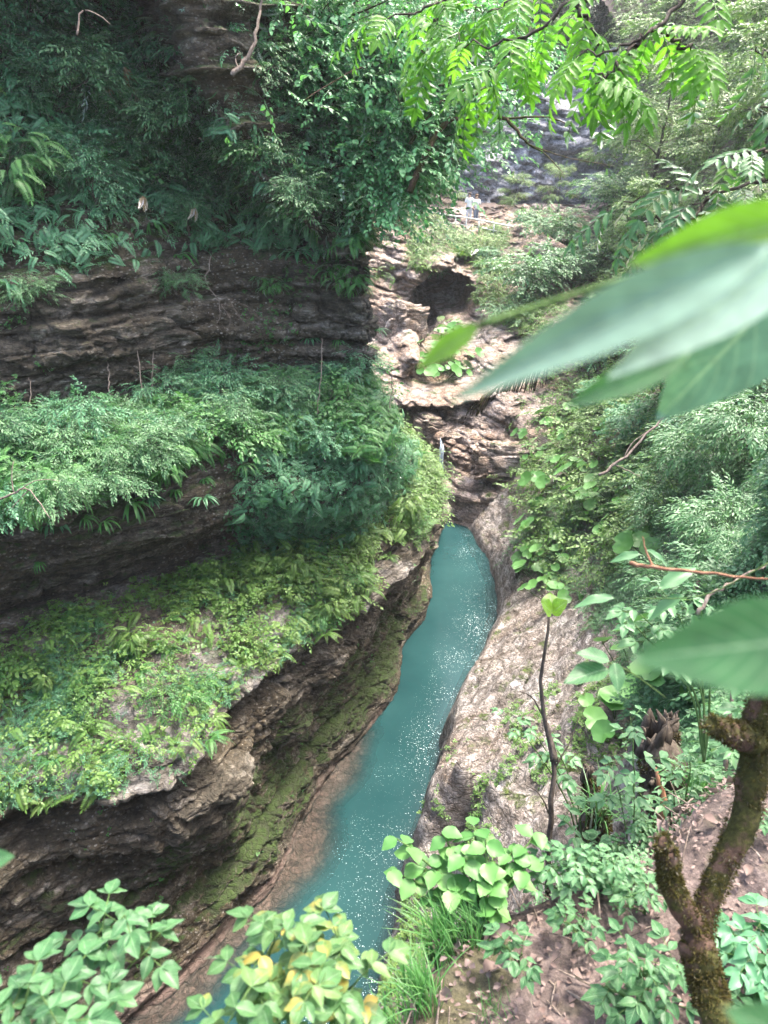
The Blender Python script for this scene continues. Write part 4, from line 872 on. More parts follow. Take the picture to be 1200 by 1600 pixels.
cover('slab_tufts', P, Nn, ROS, 'bright', (.5, 1.1), .8, .10, .2, label='small bright tufts in the joints of the pale rock slab', cat='ground cover')
mid = (GU > vline - 20) * (1 - SM) * (gy_ > 2.3) * (gy_ < 9) * (gx_ > 1.8) * (gz > -8.3)
P, Nn = sampler(GP, GN, GAV * mid, 9000)
cover('slope_herbs', P, Nn, ROS + SPRN[:2] + SPRB[:1], 'pale', (.6, 1.3), .8, .5, .3, label='leafy herbs on the steep slope between the near path and the slab', cat='ground cover')
# butterbur
DISC = discT(1, .18)
def butterbur(name, n, R):
    g = Geo(); gs = Geo(); P = rnd(n, R) * [1, 1, 0]; P[:, 2] = .16 + .10 * RS.uniform(0, 1, n); U = P * [.8, .8, 0] + [0, 0, .6] + rnd(n, .12); f = yaw(n); B = basis(f - U * (f * U).sum(1, keepdims=True) / (U * U).sum(1, keepdims=True), U) * RS.uniform(.08, .18, n)[:, None, None]
    g.inst(DISC, B, P, RS.uniform(0, 1, n))
    for p in P: tube(gs, [p * [.3, .3, 0] - [0, 0, .1], p * [.8, .8, .6], p], .006, 3)
    return [('stalks', gs.mesh(name + '_stalks', M['greenstem'])), ('leaves', g.mesh(name + '_leaves', M['butter']))]
bb = [butterbur('butterbur_a', 9, .24), butterbur('butterbur_b', 14, .32), butterbur('butterbur_c', 6, .16)]
def hitG(u, v, lo=3.2):
    dd = cp * gy_ - sp * gz; d = (GU - u) ** 2 + (GV - v) ** 2 + dd * 5 + np.where((dd < lo) | (SM > .5), 1e9, 0); i = np.unravel_index(np.argmin(d), d.shape); return GP[i]
bpos = [(825,885),(845,905),(810,900),(835,870),(865,760),(850,800),(870,730),(840,690),(880,700),(900,740),(920,760),(890,790),(930,800),(860,840),(905,830),(945,840),(880,880),(930,720),(900,690),(960,780),(975,820),(830,650),(850,720),(915,790),(1010,1090),(1040,1060),(1060,1090),(960,1120),(870,670),(940,690),(890,650),(980,740),(1000,800),(870,940),(1020,860)]
for i, (u, v) in enumerate(bpos):
    p = hitG(u, v); place('butterbur', bb[i % 3], p + [0, 0, .12], RS.uniform(0, 6), RS.uniform(1.2, 1.8), 'clump of round green butterbur leaves on the right bank' if v < 1000 else 'clump of round butterbur leaves low beside the mossy stumps', 'plant', 'butterbur clumps on the bank' if v < 1000 else 'butterbur near the stumps')
for i, (u, v, y) in enumerate([(690,525,39),(680,545,38.4),(665,565,37.8),(700,560,38),(680,580,37),(650,575,37.3),(715,515,39.6),(690,585,36.6)]):
    place('butterbur', bb[i % 3], py(u, v, y - .5) - [0, 0, .1], RS.uniform(0, 6), RS.uniform(1.8, 2.4), 'clump of butterbur in front of the cave mouth', 'plant', 'butterbur below the cave')
# plants draping the far rocks: over the cave roof and on the outcrop to its left
FU2, FV2 = toscreen(FP); FNn = grid_normals(FP); FNn *= -np.sign(FNn[..., 1:2]); FAr = area(FP)
def fblob(cu, cv, ru, rv): return (((FU2 - cu) / ru) ** 2 + ((FV2 - cv) / rv) ** 2 < 1).astype(float)
P, Nn = sampler(FP, FNn, FAr * np.clip(fblob(705, 378, 62, 20) + fblob(660, 385, 25, 40) + fblob(655, 350, 30, 12) + fblob(600, 432, 18, 10) + fblob(800, 470, 55, 50) * .7 + fblob(770, 400, 30, 45) + fblob(860, 520, 40, 60) * .5, 0, 1) * (.3 + sst(-.2, .1, fbm(FP * .6 + 4, 3))), 6500)
cover('outcrop_herbs', P, Nn, SPRN[:2] + SPR[:2], 'bright', (.7, 1.7), .6, .5, .3, .4, label='green plants draped over the cave roof and the outcrop beside it', cat='ground cover')
# bushes
bushP = shrub('bank_bush', (1.2, 1.2, .8), 420, SPRN, 'pale', 1.7, 9); bushQ = shrub('hill_bush', (1.3, 1.3, 1.0), 420, SPR, 'pale', 1.35, 9); bushR = shrub('dark_hill_bush', (1.3, 1.3, 1.0), 420, SPR, 'teal', 1.3, 9); bushS = shrub('yellow_hill_bush', (1.2, 1.2, .9), 380, SPR, 'bright', 1.2, 8)
bushes = [(1120,760,bushP,1.0,'pale narrow-leaved bush right of the long bare branch'),(1180,720,bushP,1.0,'pale narrow-leaved bush at the right edge, lit from above'),(1050,800,bushP,.9,'pale bush at the upper end of the herb slope'),(1150,860,bushP,.8,'bush just above the lying reddish branch'),(1100,690,bushR,.9,'dark bush in shade behind the bare branch'),(1000,680,bushR,1.0,'dark bush under the big blurred leaves'),(950,640,bushR,.9,'dark bush at the end of the pale travertine slope'),(1080,620,bushR,1.1,'dark bush under the drooping leaf tip'),(1180,640,bushR,1.0,'shaded bush at the right edge below the leaf'),
 (900,600,bushQ,.8,'bush beside the fallen twigs above the waterfall'),(940,560,bushR,.9,'bush behind the long blurred leaf'),(820,440,bushQ,1.4,'wide pale bush right of the cave'),(790,490,bushQ,.9,'small pale bush at the right lip of the cave'),(880,430,bushQ,1.4,'pale bush on the slope between cave and big leaf'),(950,400,bushS,1.3,'yellow-green bush in the sun left of the lime leaf'),(850,370,bushQ,1.3,'bush below the railing at its right end'),(765,385,bushR,.6,'dark bush overhanging the cave roof'),(700,385,bushR,.5,'green bush on the ledge under the railing'),(950,335,bushQ,1.2,'sunlit bush right of the railing'),(1000,360,bushS,1.4,'bright bush on the hillside above the lime leaf'),(680,400,bushR,.6,'small bush beside the cave arch'),(830,335,bushQ,.7,'bush on the path behind the railing'),
 (1120,1010,bushP,.7,'blue-green bush under the blurred leaf at right'),(1150,1100,bushP,.6,'blue-green bush beside the mossy trunk'),(1060,960,bushP,.7,'pale bush below the lying branch'),(1180,930,bushP,.6,'pale bush at the right edge beneath the lying branch')]
for u, v, k, s_, lb in bushes:
    p = hitG(u, v) if (u > 930 or v > 600) else None
    if p is None:
        y = float(np.interp(v, [300, 345, 370, 420, 440, 500, 600], [56, 52, 49.5, 45, 43.5, 41, 34.5])); p = py(u, v, y) - [0, .3, .9]
    place('bush', k, p - [0, 0, .15], RS.uniform(0, 6), s_ * (1.0 if v > 600 else 1.15), lb, 'bush', 'bushes on the right bank and hillside')
# trees on the far slope
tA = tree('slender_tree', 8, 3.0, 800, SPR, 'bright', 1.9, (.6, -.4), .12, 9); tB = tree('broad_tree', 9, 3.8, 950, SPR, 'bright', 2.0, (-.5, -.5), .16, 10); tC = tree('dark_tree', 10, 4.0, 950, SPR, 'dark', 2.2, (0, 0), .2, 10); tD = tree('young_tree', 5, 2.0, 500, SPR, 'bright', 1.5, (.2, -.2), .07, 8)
trees = [(870,330,54,tD,.6,'young tree on the path in front of the grey cliff'),(800,335,56,tD,.55,'slim young tree right behind the two walkers'),(965,300,52,tA,.7,'pale slender tree right of the grey cliff foot'),(1010,330,46,tB,.8,'sunny spreading tree on the right hillside'),(1090,330,40,tA,.8,'pale tree low on the right hillside'),(1180,330,34,tB,.8,'bright tree at the right edge of the hillside'),(1150,240,50,tA,1.1,'tall pale tree high on the right hillside'),(1040,230,58,tB,1.0,'bright crown in front of the dark wood'),(990,200,64,tA,1.0,'slender tree at the top of the grey cliff'),(690,310,57,tA,.5,'pale tree left of the grey cliff above the walkers'),(640,280,58,tB,.8,'tree hidden behind the leaning tree crown'),(720,110,68,tB,.8,'bright tree above the grey cliff'),(840,90,72,tA,1.1,'pale tree on top of the cliff'),(1190,140,56,tB,1.1,'bright tree in the upper right corner'),
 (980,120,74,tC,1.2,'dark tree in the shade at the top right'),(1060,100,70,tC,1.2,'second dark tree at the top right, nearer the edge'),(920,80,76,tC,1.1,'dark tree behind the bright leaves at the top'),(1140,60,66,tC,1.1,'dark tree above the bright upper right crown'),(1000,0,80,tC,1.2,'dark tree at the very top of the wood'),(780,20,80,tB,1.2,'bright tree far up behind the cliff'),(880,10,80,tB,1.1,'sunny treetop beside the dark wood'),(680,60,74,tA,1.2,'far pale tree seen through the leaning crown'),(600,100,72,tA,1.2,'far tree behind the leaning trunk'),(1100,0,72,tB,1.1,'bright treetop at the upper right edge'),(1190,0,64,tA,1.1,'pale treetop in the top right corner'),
 (660,330,52.5,tD,.55,'sapling left of the railing start'),(1000,450,36,tA,.55,'sapling tree on the slope above the blurred leaves'),(1120,470,28,tD,.7,'young tree hidden partly by the blurred leaves'),(1190,560,20,tD,.7,'young tree at the right edge under the leaf')]
gH = lambda x, y: float(ground(np.array([[x]]), np.array([[y]]), False)[0][0, 0])
for u, v, y, k, s_, lb in trees:
    p = py(u, v + 30, y); x = p[0]; z = gH(x, y) if (x > 9 and y < 60) else p[2] - 1.5
    z = min(z, p[2] + 1); place('tree', k, (x, y, z), RS.uniform(0, 6), s_, lb, 'tree', 'trees on the far slope')
# wooded hill backdrop behind everything
hx = np.arange(-60, 90, 1.5); hy = np.arange(0, 60, 1.5); HX, HY0 = np.meshgrid(hx, hy); HZ = -4 + HY0 * .95 + 3 * fbm(np.stack([HX * .06, HY0 * .06, HX * 0], -1), 3); HYY = 76 + HY0 * .5 - .012 * (HX - 10) ** 2 * .6
HPt = np.stack([HX, HYY, HZ], -1); struct('hill', mesh('hill', HPt.reshape(-1, 3), grid_faces(*HX.shape), M['humus']))
HN = grid_normals(HPt); HN *= -np.sign(HN[..., 1:2]); HU, HV = toscreen(HPt); P, Nn = sampler(HPt, HN, area(HPt) * inview(HU, HV, 300), 30000)
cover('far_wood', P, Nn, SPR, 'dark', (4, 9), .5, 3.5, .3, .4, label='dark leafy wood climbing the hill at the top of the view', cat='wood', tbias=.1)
# ------------------------------------------------------------------ waterfall, boulders, railing, walkers
def boulder(name, loc, size, seed, label, mat='boulder', rot=0):
    bm_n = 110; th = np.linspace(0, math.pi, bm_n // 2 + 1); ph = np.linspace(0, 2 * math.pi, bm_n, endpoint=False); TH, PH = np.meshgrid(th, ph, indexing='ij')
    Q = np.stack([np.sin(TH) * np.cos(PH), np.sin(TH) * np.sin(PH), np.cos(TH)], -1); Q0 = Q.copy(); Q = np.sign(Q) * np.abs(Q) ** .55
    Q = Q * (1 + .28 * fbm(Q0 * 1.2 + seed, 3) - .12 * np.abs(fbm(Q0 * 3 + seed, 3)) + .22 * blocky(Q0 + seed, np.array([1.2, 1.2, 2.6]), seed) + .08 * blocky(Q0 + seed, np.array([3., 3., 6.]), seed + 2))[..., None] * np.array(size)
    n, m = Q.shape[:2]; a = np.arange(n * m).reshape(n, m); b = np.roll(a, -1, 1); F = np.stack([a[:-1], a[1:], b[1:], b[:-1]], -1).reshape(-1, 4)
    o = link(name, mesh(name, Q.reshape(-1, 3), F, M[mat])); o.location = loc; o.rotation_euler = (0, .25, rot); tag(o, label, 'boulder', 'boulders at the river head'); return o
boulder('boulder', py(672,672,33.0), (.8, .8, .7), 3, 'brown boulder wedged under the dark recess', rot=.4)
boulder('boulder', py(735,800,29.6), (1.0, 1.3, 1.35), 12, 'pale boulder standing at the head of the pool', 'far', rot=1)
boulder('boulder', py(622,510,40.6), (1.3, 1.3, 1.3), 41, 'big pink-brown boulder left of the cave', 'far', .6)
boulder('boulder', py(795,720,29.9), (1.3, 1.4, .9), 37, 'low layered boulder between the fall and the butterbur', 'far', rot=1.3)
def wf(g):
    for q in range(5):
        p = np.array([py(688 + q * 1.2, 684 + 3 * q, 31.0), py(688 + q * 1.1, 705, 30.6), py(686 + q * 1.5, 738, 30.4)]); tube(g, smooth_path(p, 10, .015), np.linspace(.010, .022, 10), 5)
m_, t_, nd_, lk_ = newmat('falling_water'); b_ = N(t_, 'ShaderNodeBsdfPrincipled', Roughness=.25); b_.inputs['Base Color'].default_value = (.36, .43, .50, 1); lk_.new(b_.outputs[0], nd_.new('ShaderNodeOutputMaterial').inputs[0])
tag(link('waterfall', mk_mesh('waterfall', wf, m_)), kind='structure')
# boulder with white water-worn top on the slab
boulder('stone', hitG(835, 1135) + [0, 0, .05], (.28, .22, .12), 51, 'small white stone lying on the pale slab', 'slab')
# travertine: hanging root curtain right of the fall
g = Geo()
for i in range(46):
    t = i / 45; a = py(745 + 130 * t, 625 - 85 * t, 33.6 - .2 * t); e = a + np.array([-.25 - .5 * RS.uniform(), -.35, -1.0 - .9 * RS.uniform()]); tube(g, smooth_path([a, (a + e) / 2 + [-.1, -.12, .12], e], 6, .02), np.linspace(.05, .02, 6), 4, RS.uniform())
tag(link('root_curtain', g.mesh('root_curtain', M['mossbark'])), 'curtain of brown hanging roots and moss below the long blurred leaf', 'roots')

M['rail'] = plain('pale_rail', (.55, .55, .5), .5)
rl = bpy.data.objects.new('railing', None); C.objects.link(rl); rp = [(585,316,49),(640,326,49.5),(700,336,50),(740,342,50.5),(790,352,51),(830,358,51.5)]; rl.location = py(585, 330, 49) ; tag(rl, 'pale handrail running along the path above the cave', 'railing')
off_ = np.array(rl.location)
def railpart(nm, fill): o = link(nm, mk_mesh(nm, fill, M['rail']), rl); return o
pts = [py(*q) - off_ for q in rp]
railpart('handrail', lambda g: tube(g, smooth_path(pts, 24), .05, 6)); railpart('lower_rail', lambda g: tube(g, smooth_path([p - [0, 0, .45] for p in pts], 24), .03, 6))
for p in smooth_path(pts, 12): railpart('post', lambda g: tube(g, [p, p - [0, 0, 1.0]], .04, 6))
def person(loc, rz, shirt, trou, hair, label, arm=.2):
    e = bpy.data.objects.new('person', None); C.objects.link(e); e.location = loc; e.rotation_euler = (0, 0, rz); tag(e, label, 'person')
    J = {'pel': (0,0,.95,.15,.11), 'wst': (0,0,1.12,.13,.10), 'chs': (0,0,1.34,.17,.12), 'nek': (0,0,1.50,.06,.06), 'hd0': (0,.01,1.60,.085,.095), 'hd1': (0,.01,1.71,.075,.09)}
    V = []; Ed = []; Rd = []
    def addv(p, r): V.append(p); Rd.append(r); return len(V) - 1
    pel = addv((0,0,.95), .13); w_ = addv((0,0,1.12), .12); c_ = addv((0,0,1.33), .145); nk = addv((0,0,1.48), .055); h0 = addv((0,.015,1.60), .088); h1 = addv((0,.01,1.70), .08); Ed += [(pel,w_),(w_,c_),(c_,nk),(nk,h0),(h0,h1)]
    nose = addv((0,.11,1.62), .015); Ed.append((h0, nose))
    for s_ in (-1, 1):
        hp = addv((s_*.09,0,.88), .10); kn = addv((s_*.10,.04*s_,.48), .062); an = addv((s_*.10,-.02*s_,.09), .042); ft = addv((s_*.11,.14,.04), .035); Ed += [(pel,hp),(hp,kn),(kn,an),(an,ft)]
        sh = addv((s_*.19,0,1.40), .06); el = addv((s_*.26,.03,1.13), .043); wr = addv((s_*.24,arm,.95), .03); hd = addv((s_*.23,arm+.08,.92), .022); Ed += [(c_,sh),(sh,el),(el,wr),(wr,hd)]
        for k in range(4):
            f1 = addv((s_*(.245-.016*k),arm+.13,.91), .0085); f2 = addv((s_*(.245-.016*k),arm+.165,.885), .0075); Ed += [(hd,f1),(f1,f2)]
        th_ = addv((s_*.19,arm+.10,.93), .009); Ed.append((wr, th_))
    me = bpy.data.meshes.new('body'); me.from_pydata(V, Ed, []); o = link('body', me, e); md = o.modifiers.new('skin', 'SKIN')
    for i, r in enumerate(Rd): me.skin_vertices[0].data[i].radius = (r, r)
    me.skin_vertices[0].data[pel].use_root = True; ss_ = o.modifiers.new('sub', 'SUBSURF'); ss_.levels = 1; ss_.render_levels = 2; me.materials.append(plain('skin', (.5, .33, .25), .6))
    def garment(nm, fill, col): link(nm, mk_mesh(nm, fill, plain(nm + '_cloth', col, .85)), e)
    def sh_(g):
        tube(g, smooth_path([(0,0,.92),(0,0,1.12),(0,0,1.34),(0,0,1.47)], 8), [.165,.155,.15,.16,.18,.18,.15,.08], 12)
        for s_ in (-1, 1): tube(g, smooth_path([(s_*.12,0,1.42),(s_*.2,0,1.38),(s_*.255,.02,1.17)], 6), [.085,.085,.08,.075,.07,.065], 8)
    garment('shirt', sh_, shirt)
    def tr_(g):
        for s_ in (-1, 1): tube(g, smooth_path([(s_*.075,0,1.0),(s_*.09,0,.85),(s_*.10,.04*s_,.48),(s_*.10,-.02*s_,.12)], 8), [.12,.125,.12,.105,.09,.08,.075,.07], 10)
    garment('trousers', tr_, trou)
    def hr_(g): tube(g, smooth_path([(0,-.035,1.56),(0,-.03,1.66),(0,-.005,1.77),(0,0,1.80)], 6), [.07,.10,.112,.105,.07,.02], 10)
    garment('hair', hr_, hair); return e
person(py(733, 328, 51.6) + [0, 0, -.75], 2.9, (.75,.75,.73), (.55,.55,.6), (.05,.03,.02), 'person in a white top at the railing, left of the pair')
person(py(744, 329, 51.9) + [0, 0, -.8], 3.4, (.8,.78,.78), (.2,.22,.28), (.12,.07,.04), 'person in a white top at the railing, right of the pair', .1)
person(py(815, 348, 52.5) + [0, 0, -1.0], 3.1, (.05,.42,.38), (.1,.1,.12), (.04,.03,.02), 'person in a teal top half hidden by leaves on the path')

# ------------------------------------------------------------------ near ground: litter, twigs, mossy tree, stumps
nearw = GA * SM * (gy_ > .3) * (gy_ < 6) * (gx_ > -1) * (gx_ < 5) * GIV
LIT = [leafT(.34, .22, -.25, 2), leafT(.25, .15, .35, 2), leafT(.42, .3, .3, 2)]
P, Nn = sampler(GP, GN, nearw, 20000)
cover('leaf_litter', P, Nn, LIT, 'litter', (.012, .034), .3, .02, .25, clump=.2, label='brown and pinkish dead leaves strewn over the near soil', cat='leaf litter')
g = Geo(); P, Nn = sampler(GP, GN, nearw, 900)
for p in P:
    a = RS.uniform(0, 6.28); l = RS.uniform(.04, .22); d_ = np.array([math.cos(a), math.sin(a), RS.uniform(-.1, .3)]) * l; tube(g, [p + [0, 0, .012], p + d_ * .5 + [0, 0, .015], p + d_ + [0, 0, .005]], RS.uniform(.0015, .005), 4, RS.uniform())
tag(link('twig_litter', g.mesh('twig_litter', M['twig'])), 'thin dead twigs scattered on the near soil', 'twigs', None, 'stuff')
def nearG(x, y): return float(ground(np.array([[float(x)]]), np.array([[float(y)]]))[0][0, 0])
def nearHit(u, v):
    dd = cp * gy_ - sp * gz; d = (GU - u) ** 2 + (GV - v) ** 2 + np.where((SM < .35) | (dd < .8), 1e9, 0); return GP[np.unravel_index(np.argmin(d), d.shape)]
# mossy forked tree
def moss_tufts(g, pts, rad, n, ln=.022):
    pts = np.asarray(pts); i = RS.randint(0, len(pts) - 1, n); f = RS.uniform(0, 1, n)[:, None]; P = pts[i] * (1 - f) + pts[i+1] * f; T = pts[i+1] - pts[i]; d = RS.normal(size=(n, 3)); d -= T * (d * T).sum(1, keepdims=True) / (T * T).sum(1, keepdims=True); d /= np.linalg.norm(d, axis=1, keepdims=True)
    keep = fbm(P * 9 + d * .6, 2) > -.22; P, d, i = P[keep], d[keep], i[keep]; P = P + d * (np.asarray(rad)[i] * .97)[:, None]; F = d + rnd(len(d), .55) - [0, 0, .25]; B = basis(F, rnd(len(d)) + .01) * (ln * RS.uniform(.4, 1.2, len(d)))[:, None, None]; g.inst(leafT(.14, .02, .4, 1), B, P, RS.uniform(0, 1, len(d)))
M['moss'] = leaf_mat('bark_moss', [(.0, (.015, .011, .004)), (.5, (.042, .034, .010)), (1, (.09, .085, .02))], trans=.2, spec=.05)
mt = bpy.data.objects.new('mossy_tree', None); C.objects.link(mt); tag(mt, 'forked tree with shaggy brown-green moss at the lower right', 'tree')
segs = [('trunk', [(1150,1700,1.95),(1120,1590,2.0),(1100,1520,2.05),(1085,1465,2.08)], (.052,.042)), ('limb', [(1092,1490,2.07),(1085,1450,2.08),(1050,1390,2.05),(1043,1335,2.03),(1040,1318,2.02)], (.038,.022)),
        ('limb', [(1094,1500,2.07),(1098,1440,2.1),(1130,1350,2.12),(1165,1270,2.12),(1180,1190,2.1),(1192,1110,2.05),(1215,1040,2.0)], (.030,.046)), ('branch_stub', [(1185,1150,2.08),(1150,1145,2.04),(1112,1132,2.02)], (.045,.022))]
for nm, pp, (ra, rb) in segs:
    pts = smooth_path([pd(*q) for q in pp], 22, .002); rad = np.linspace(ra, rb, 22) * (1 + .10 * fbm(pts * 11, 2)); 
    b = link(nm, mk_mesh(nm, lambda g: tube(g, pts, rad, 18, .5, .4), M['mossbark']), mt); link('moss', mk_mesh('moss', lambda g: moss_tufts(g, pts, rad, 6500 if nm != 'branch_stub' else 2500, .014), M['moss']), b)
# stumps
for (u0, v0, u1, v1, d, r, lb) in [(1045,1230,1020,1160,5.2,.15,'thick mossy stump with a split top on the slope'),(1050,1170,1047,1128,5.4,.07,'narrow dark snag rising behind the thick stump'),(938,1290,928,1250,4.6,.055,'small mossy stump in the herbs left of the thick one'),(922,1240,918,1205,5.0,.05,'slim mossy stump beside the white rock')]:
    a = pd(u0, v0 + 25, d); e = pd(u1, v1, d); pts = smooth_path([a - [0, 0, .3], (a + e) / 2 + rnd(1, .02)[0], e], 12, .004); rad = np.linspace(r * 1.15, r * .8, 12); o = bpy.data.objects.new('stump', None); C.objects.link(o); tag(o, lb, 'stump', 'stumps on the slope')
    def stump_fill(g):
        tube(g, pts, rad, 16, .5, .5)
        for q in range(16):
            a_ = q / 16 * 6.283; c_ = pts[-1] + np.array([math.cos(a_), math.sin(a_), 0]) * r * .6; ln_ = r * RS.uniform(.3, 1.6); tube(g, [c_ - [0, 0, .08], c_ + [0, 0, ln_ * .6], c_ + np.array([RS.normal() * .2 * r, RS.normal() * .2 * r, ln_])], [r * .30, r * .2, r * .03], 5, .5, .3)
    link('wood', mk_mesh('wood', stump_fill, M['bark']), o); link('moss', mk_mesh('moss', lambda g: moss_tufts(g, pts[:9], rad, 2200, .03), M['moss']), o)
stick('sapling', [pd(856,1400,4.3), pd(860,1275,4.2), pd(866,1200,4.2), pd(850,1120,4.2), pd(848,1050,4.15), pd(856,990,4.1), pd(860,945,4.1)], .019, 'thin dark sapling trunk rising in front of the pale slab', 'sapling', 'bark', 20, .004, kids=[([pd(866,1200,4.2), pd(885,1170,4.2), pd(905,1120,4.2)], .007), ([pd(850,1120,4.2), pd(832,1090,4.2), pd(812,1080,4.15)], .006), ([pd(860,1275,4.2), pd(842,1240,4.2), pd(820,1225,4.2)], .006), ([pd(866,1190,4.2), pd(858,1150,4.2), pd(855,1130,4.2)], .026)])
stick('dead_stalk', [pd(1034,1300,4.4), pd(1032,1240,4.4), pd(1024,1200,4.4)], .028, 'broken orange-brown stem right of the stump', 'stem', 'redstem', 10, .006)
stick('dead_stalk', [pd(1005,1285,4.4), pd(1012,1245,4.4), pd(1020,1215,4.4)], .032, 'dark rotten stem beside the orange-brown one', 'stem', 'bark', 10, .01)
stick('sapling', [pd(1128,1250,4.6), pd(1133,1190,4.6), pd(1142,1110,4.6), pd(1150,1040,4.6)], .02, 'slim grey stem left of the mossy trunk', 'sapling', 'twig', 14, .006)
stick('fallen_branch', [pd(985,880,1.9), pd(1020,886,1.85), pd(1080,893,1.8), pd(1150,900,1.75), pd(1230,906,1.7)], .006, 'thin reddish branch reaching in from the right edge', 'branch', 'redstem', 20, .0015, kids=[([pd(1020,886,1.85), pd(1010,862,1.86), pd(1004,838,1.87)], .0035)])
stick('bare_branch', [pd(935,742,9.5), pd(975,715,9.5), pd(1030,660,9.5), pd(1085,615,9.5), pd(1120,590,9.5)], .022, 'long pale bare branch slanting across the right bank bushes', 'branch', 'twig', 20, .01, kids=[([pd(975,715,9.5), pd(990,690,9.5), pd(1020,670,9.5)], .01), ([pd(960,725,9.5), pd(1000,745,9.5)], .009)])
stick('grey_twig', [pd(1090,960,2.6), pd(1110,930,2.6), pd(1140,912,2.6), pd(1200,880,2.6)], .008, 'grey twig crossing under the reddish branch at right', 'branch', 'twig', 14, .003)

# ---- near leafy plants
def hiInst(g, leaf, items):       # items: (pos, fwd, up, length, tint)
    F = np.array([i[1] for i in items], float); U = np.array([i[2] for i in items], float); B = basis(F, U) * np.array([i[3] for i in items])[:, None, None]; g.inst(leaf, B, np.array([i[0] for i in items], float), np.array([i[4] for i in items]))
HL = leafHi(.27, .10, .22, 12, .06); HLn = leafHi(.17, .07, .25, 12, .05); HLb = leafHi(.40, .10, .2, 12, .08)
def leafy_plant(name, root, tips, label, mat, leafs=(.055, .075), leaf=HL, stemr=.004, every=3, ncomp=5, cat='plant', compound=True, nleaf=9, stemmat='greenstem', droop=-.1, grp=None, start=.35):
    e = bpy.data.objects.new(name, None); C.objects.link(e); tag(e, label, cat, grp); root = np.asarray(root, float); e.location = root
    gs = Geo(); gl = Geo(); items = []
    for tip in tips:
        tip = np.asarray(tip, float) - root; p = smooth_path([(0, 0, 0), tip * [.25, .25, .5], tip * [.7, .7, .85], tip], 16, .002); tube(gs, p, np.linspace(stemr * 1.3, stemr * .5, 16), 5)
        a0 = RS.uniform(0, 6.28)
        for q in range(nleaf):
            t = start + (1 - start) * (q + 1) / nleaf; i = min(15, int(t * 15)); a = a0 + q * 2.4; ln = RS.uniform(*leafs) * (1.1 - .35 * t)
            d = np.array([math.cos(a), math.sin(a), .35]); 
            if compound:
                pe = p[i] + d * ln * 1.3; tube(gs, [p[i], (p[i] + pe) / 2 + [0, 0, ln * .1], pe], stemr * .35, 4)
                dd = d * [1, 1, .2]; dd /= np.linalg.norm(dd); sd_ = np.array([-dd[1], dd[0], 0])
                for k, an in enumerate((0, .95, -.95, 1.0, -1.0)[:ncomp]):
                    f = dd * math.cos(an) + sd_ * math.sin(an) + [0, 0, RS.uniform(-.3, .15) + droop]; pos = pe if k < 3 else pe - dd * ln * .75
                    items.append((pos, f, np.array([0, 0, 1.]) + rnd(1, .22)[0], ln * (1.1 if k == 0 else .85), RS.uniform(0, 1)))
            else:
                items.append((p[i], d + [0, 0, RS.uniform(-.5, .1) + droop], np.array([0, 0, 1.]) + rnd(1, .2)[0], ln * 1.2, RS.uniform(0, 1)))
    hiInst(gl, leaf, items); link('stem', gs.mesh(name + '_stem', M[stemmat]), e); link('leaves', gl.mesh(name + '_leaves', M[mat]), e); return e
# bottom left elder-like plant
leafy_plant('leafy_shrub', [-.95, 1.0, -2.72], [pd(195,1430,1.6), pd(235,1480,1.6), pd(110,1530,1.45), pd(40,1565,1.35), pd(170,1590,1.4), pd(20,1590,1.3), pd(160,1450,1.6), pd(90,1600,1.3)], 'green leafy shrub with oval leaflets in the bottom left corner', 'fore', (.055, .072), leafHi(.30, .10, .2, 12, .04), .004, nleaf=5, start=.78)
leafy_plant('leafy_shrub', [-.35, 1.0, -2.72], [pd(430,1460,1.5), pd(480,1455,1.55), pd(540,1470,1.55), pd(400,1530,1.45), pd(500,1530,1.4), pd(560,1530,1.5), pd(450,1600,1.35), pd(540,1610,1.35), pd(350,1610,1.35), pd(480,1480,1.5)], 'shrub with yellowing spotted leaves at the bottom centre', 'spotted', (.058, .078), leafHi(.30, .10, .2, 12, .04), .004, nleaf=5, start=.76)
rt = nearHit(760, 1440); leafy_plant('leafy_shrub', rt + [0, 0, -.02], [pd(620,1310,3.1), pd(650,1350,3.1), pd(690,1300,3.1), pd(720,1330,3.0), pd(760,1310,3.0), pd(800,1330,3.05), pd(700,1390,2.95), pd(760,1380,2.95), pd(830,1350,3.0), pd(660,1400,3.0), pd(840,1300,3.1), pd(780,1420,2.9), pd(610,1360,3.05), pd(740,1290,3.1)], 'bright broad-leaved shrub leaning over the river at the ground edge', 'butter', (.07, .105), HLb, .006, nleaf=7, compound=False, start=.4, cat='bush')
for (u, v, tips, lb, mat, lf, nl) in [
   (960,1430,[(900,1330),(880,1280),(930,1240),(870,1330)],'slender sapling with drooping leaves bending left','fore',(.07,.11),5),
   (980,1400,[(985,1120),(950,1190)],'tall green herb with broad leaves before the slab','pale',(.07,.11),6),
   (1010,1350,[(1000,1300),(1040,1320),(960,1320),(990,1280),(930,1330),(1020,1290)],'fine-leaved green herb clump at the ground edge','pale',(.035,.05),12),
   (1010,1600,[(980,1480),(1010,1520),(1060,1500),(940,1540),(1040,1560),(990,1570)],'low broad-leaved seedling patch beside the mossy tree base','fore',(.06,.085),5),
   (800,1520,[(790,1480),(815,1490),(800,1505)],'small seedling growing on the bare soil','fore',(.05,.07),3),
   (1180,1540,[(1150,1470),(1190,1460),(1170,1500),(1210,1500)],'dark round-leaved plant behind the mossy tree','teal',(.08,.11),5),
   (1120,1500,[(1130,1450),(1110,1470),(1090,1450)],'small plant sheltered in the fork of the mossy tree','fore',(.04,.06),4)]:
    r_ = nearHit(u, v); dd = cp * r_[1] - sp * r_[2]; leafy_plant('seedling', r_, [pd(a, b, dd - .05 - .1 * RS.uniform()) for a, b in tips], lb, mat, lf, HL, .004, nleaf=nl, cat='plant', start=.3)
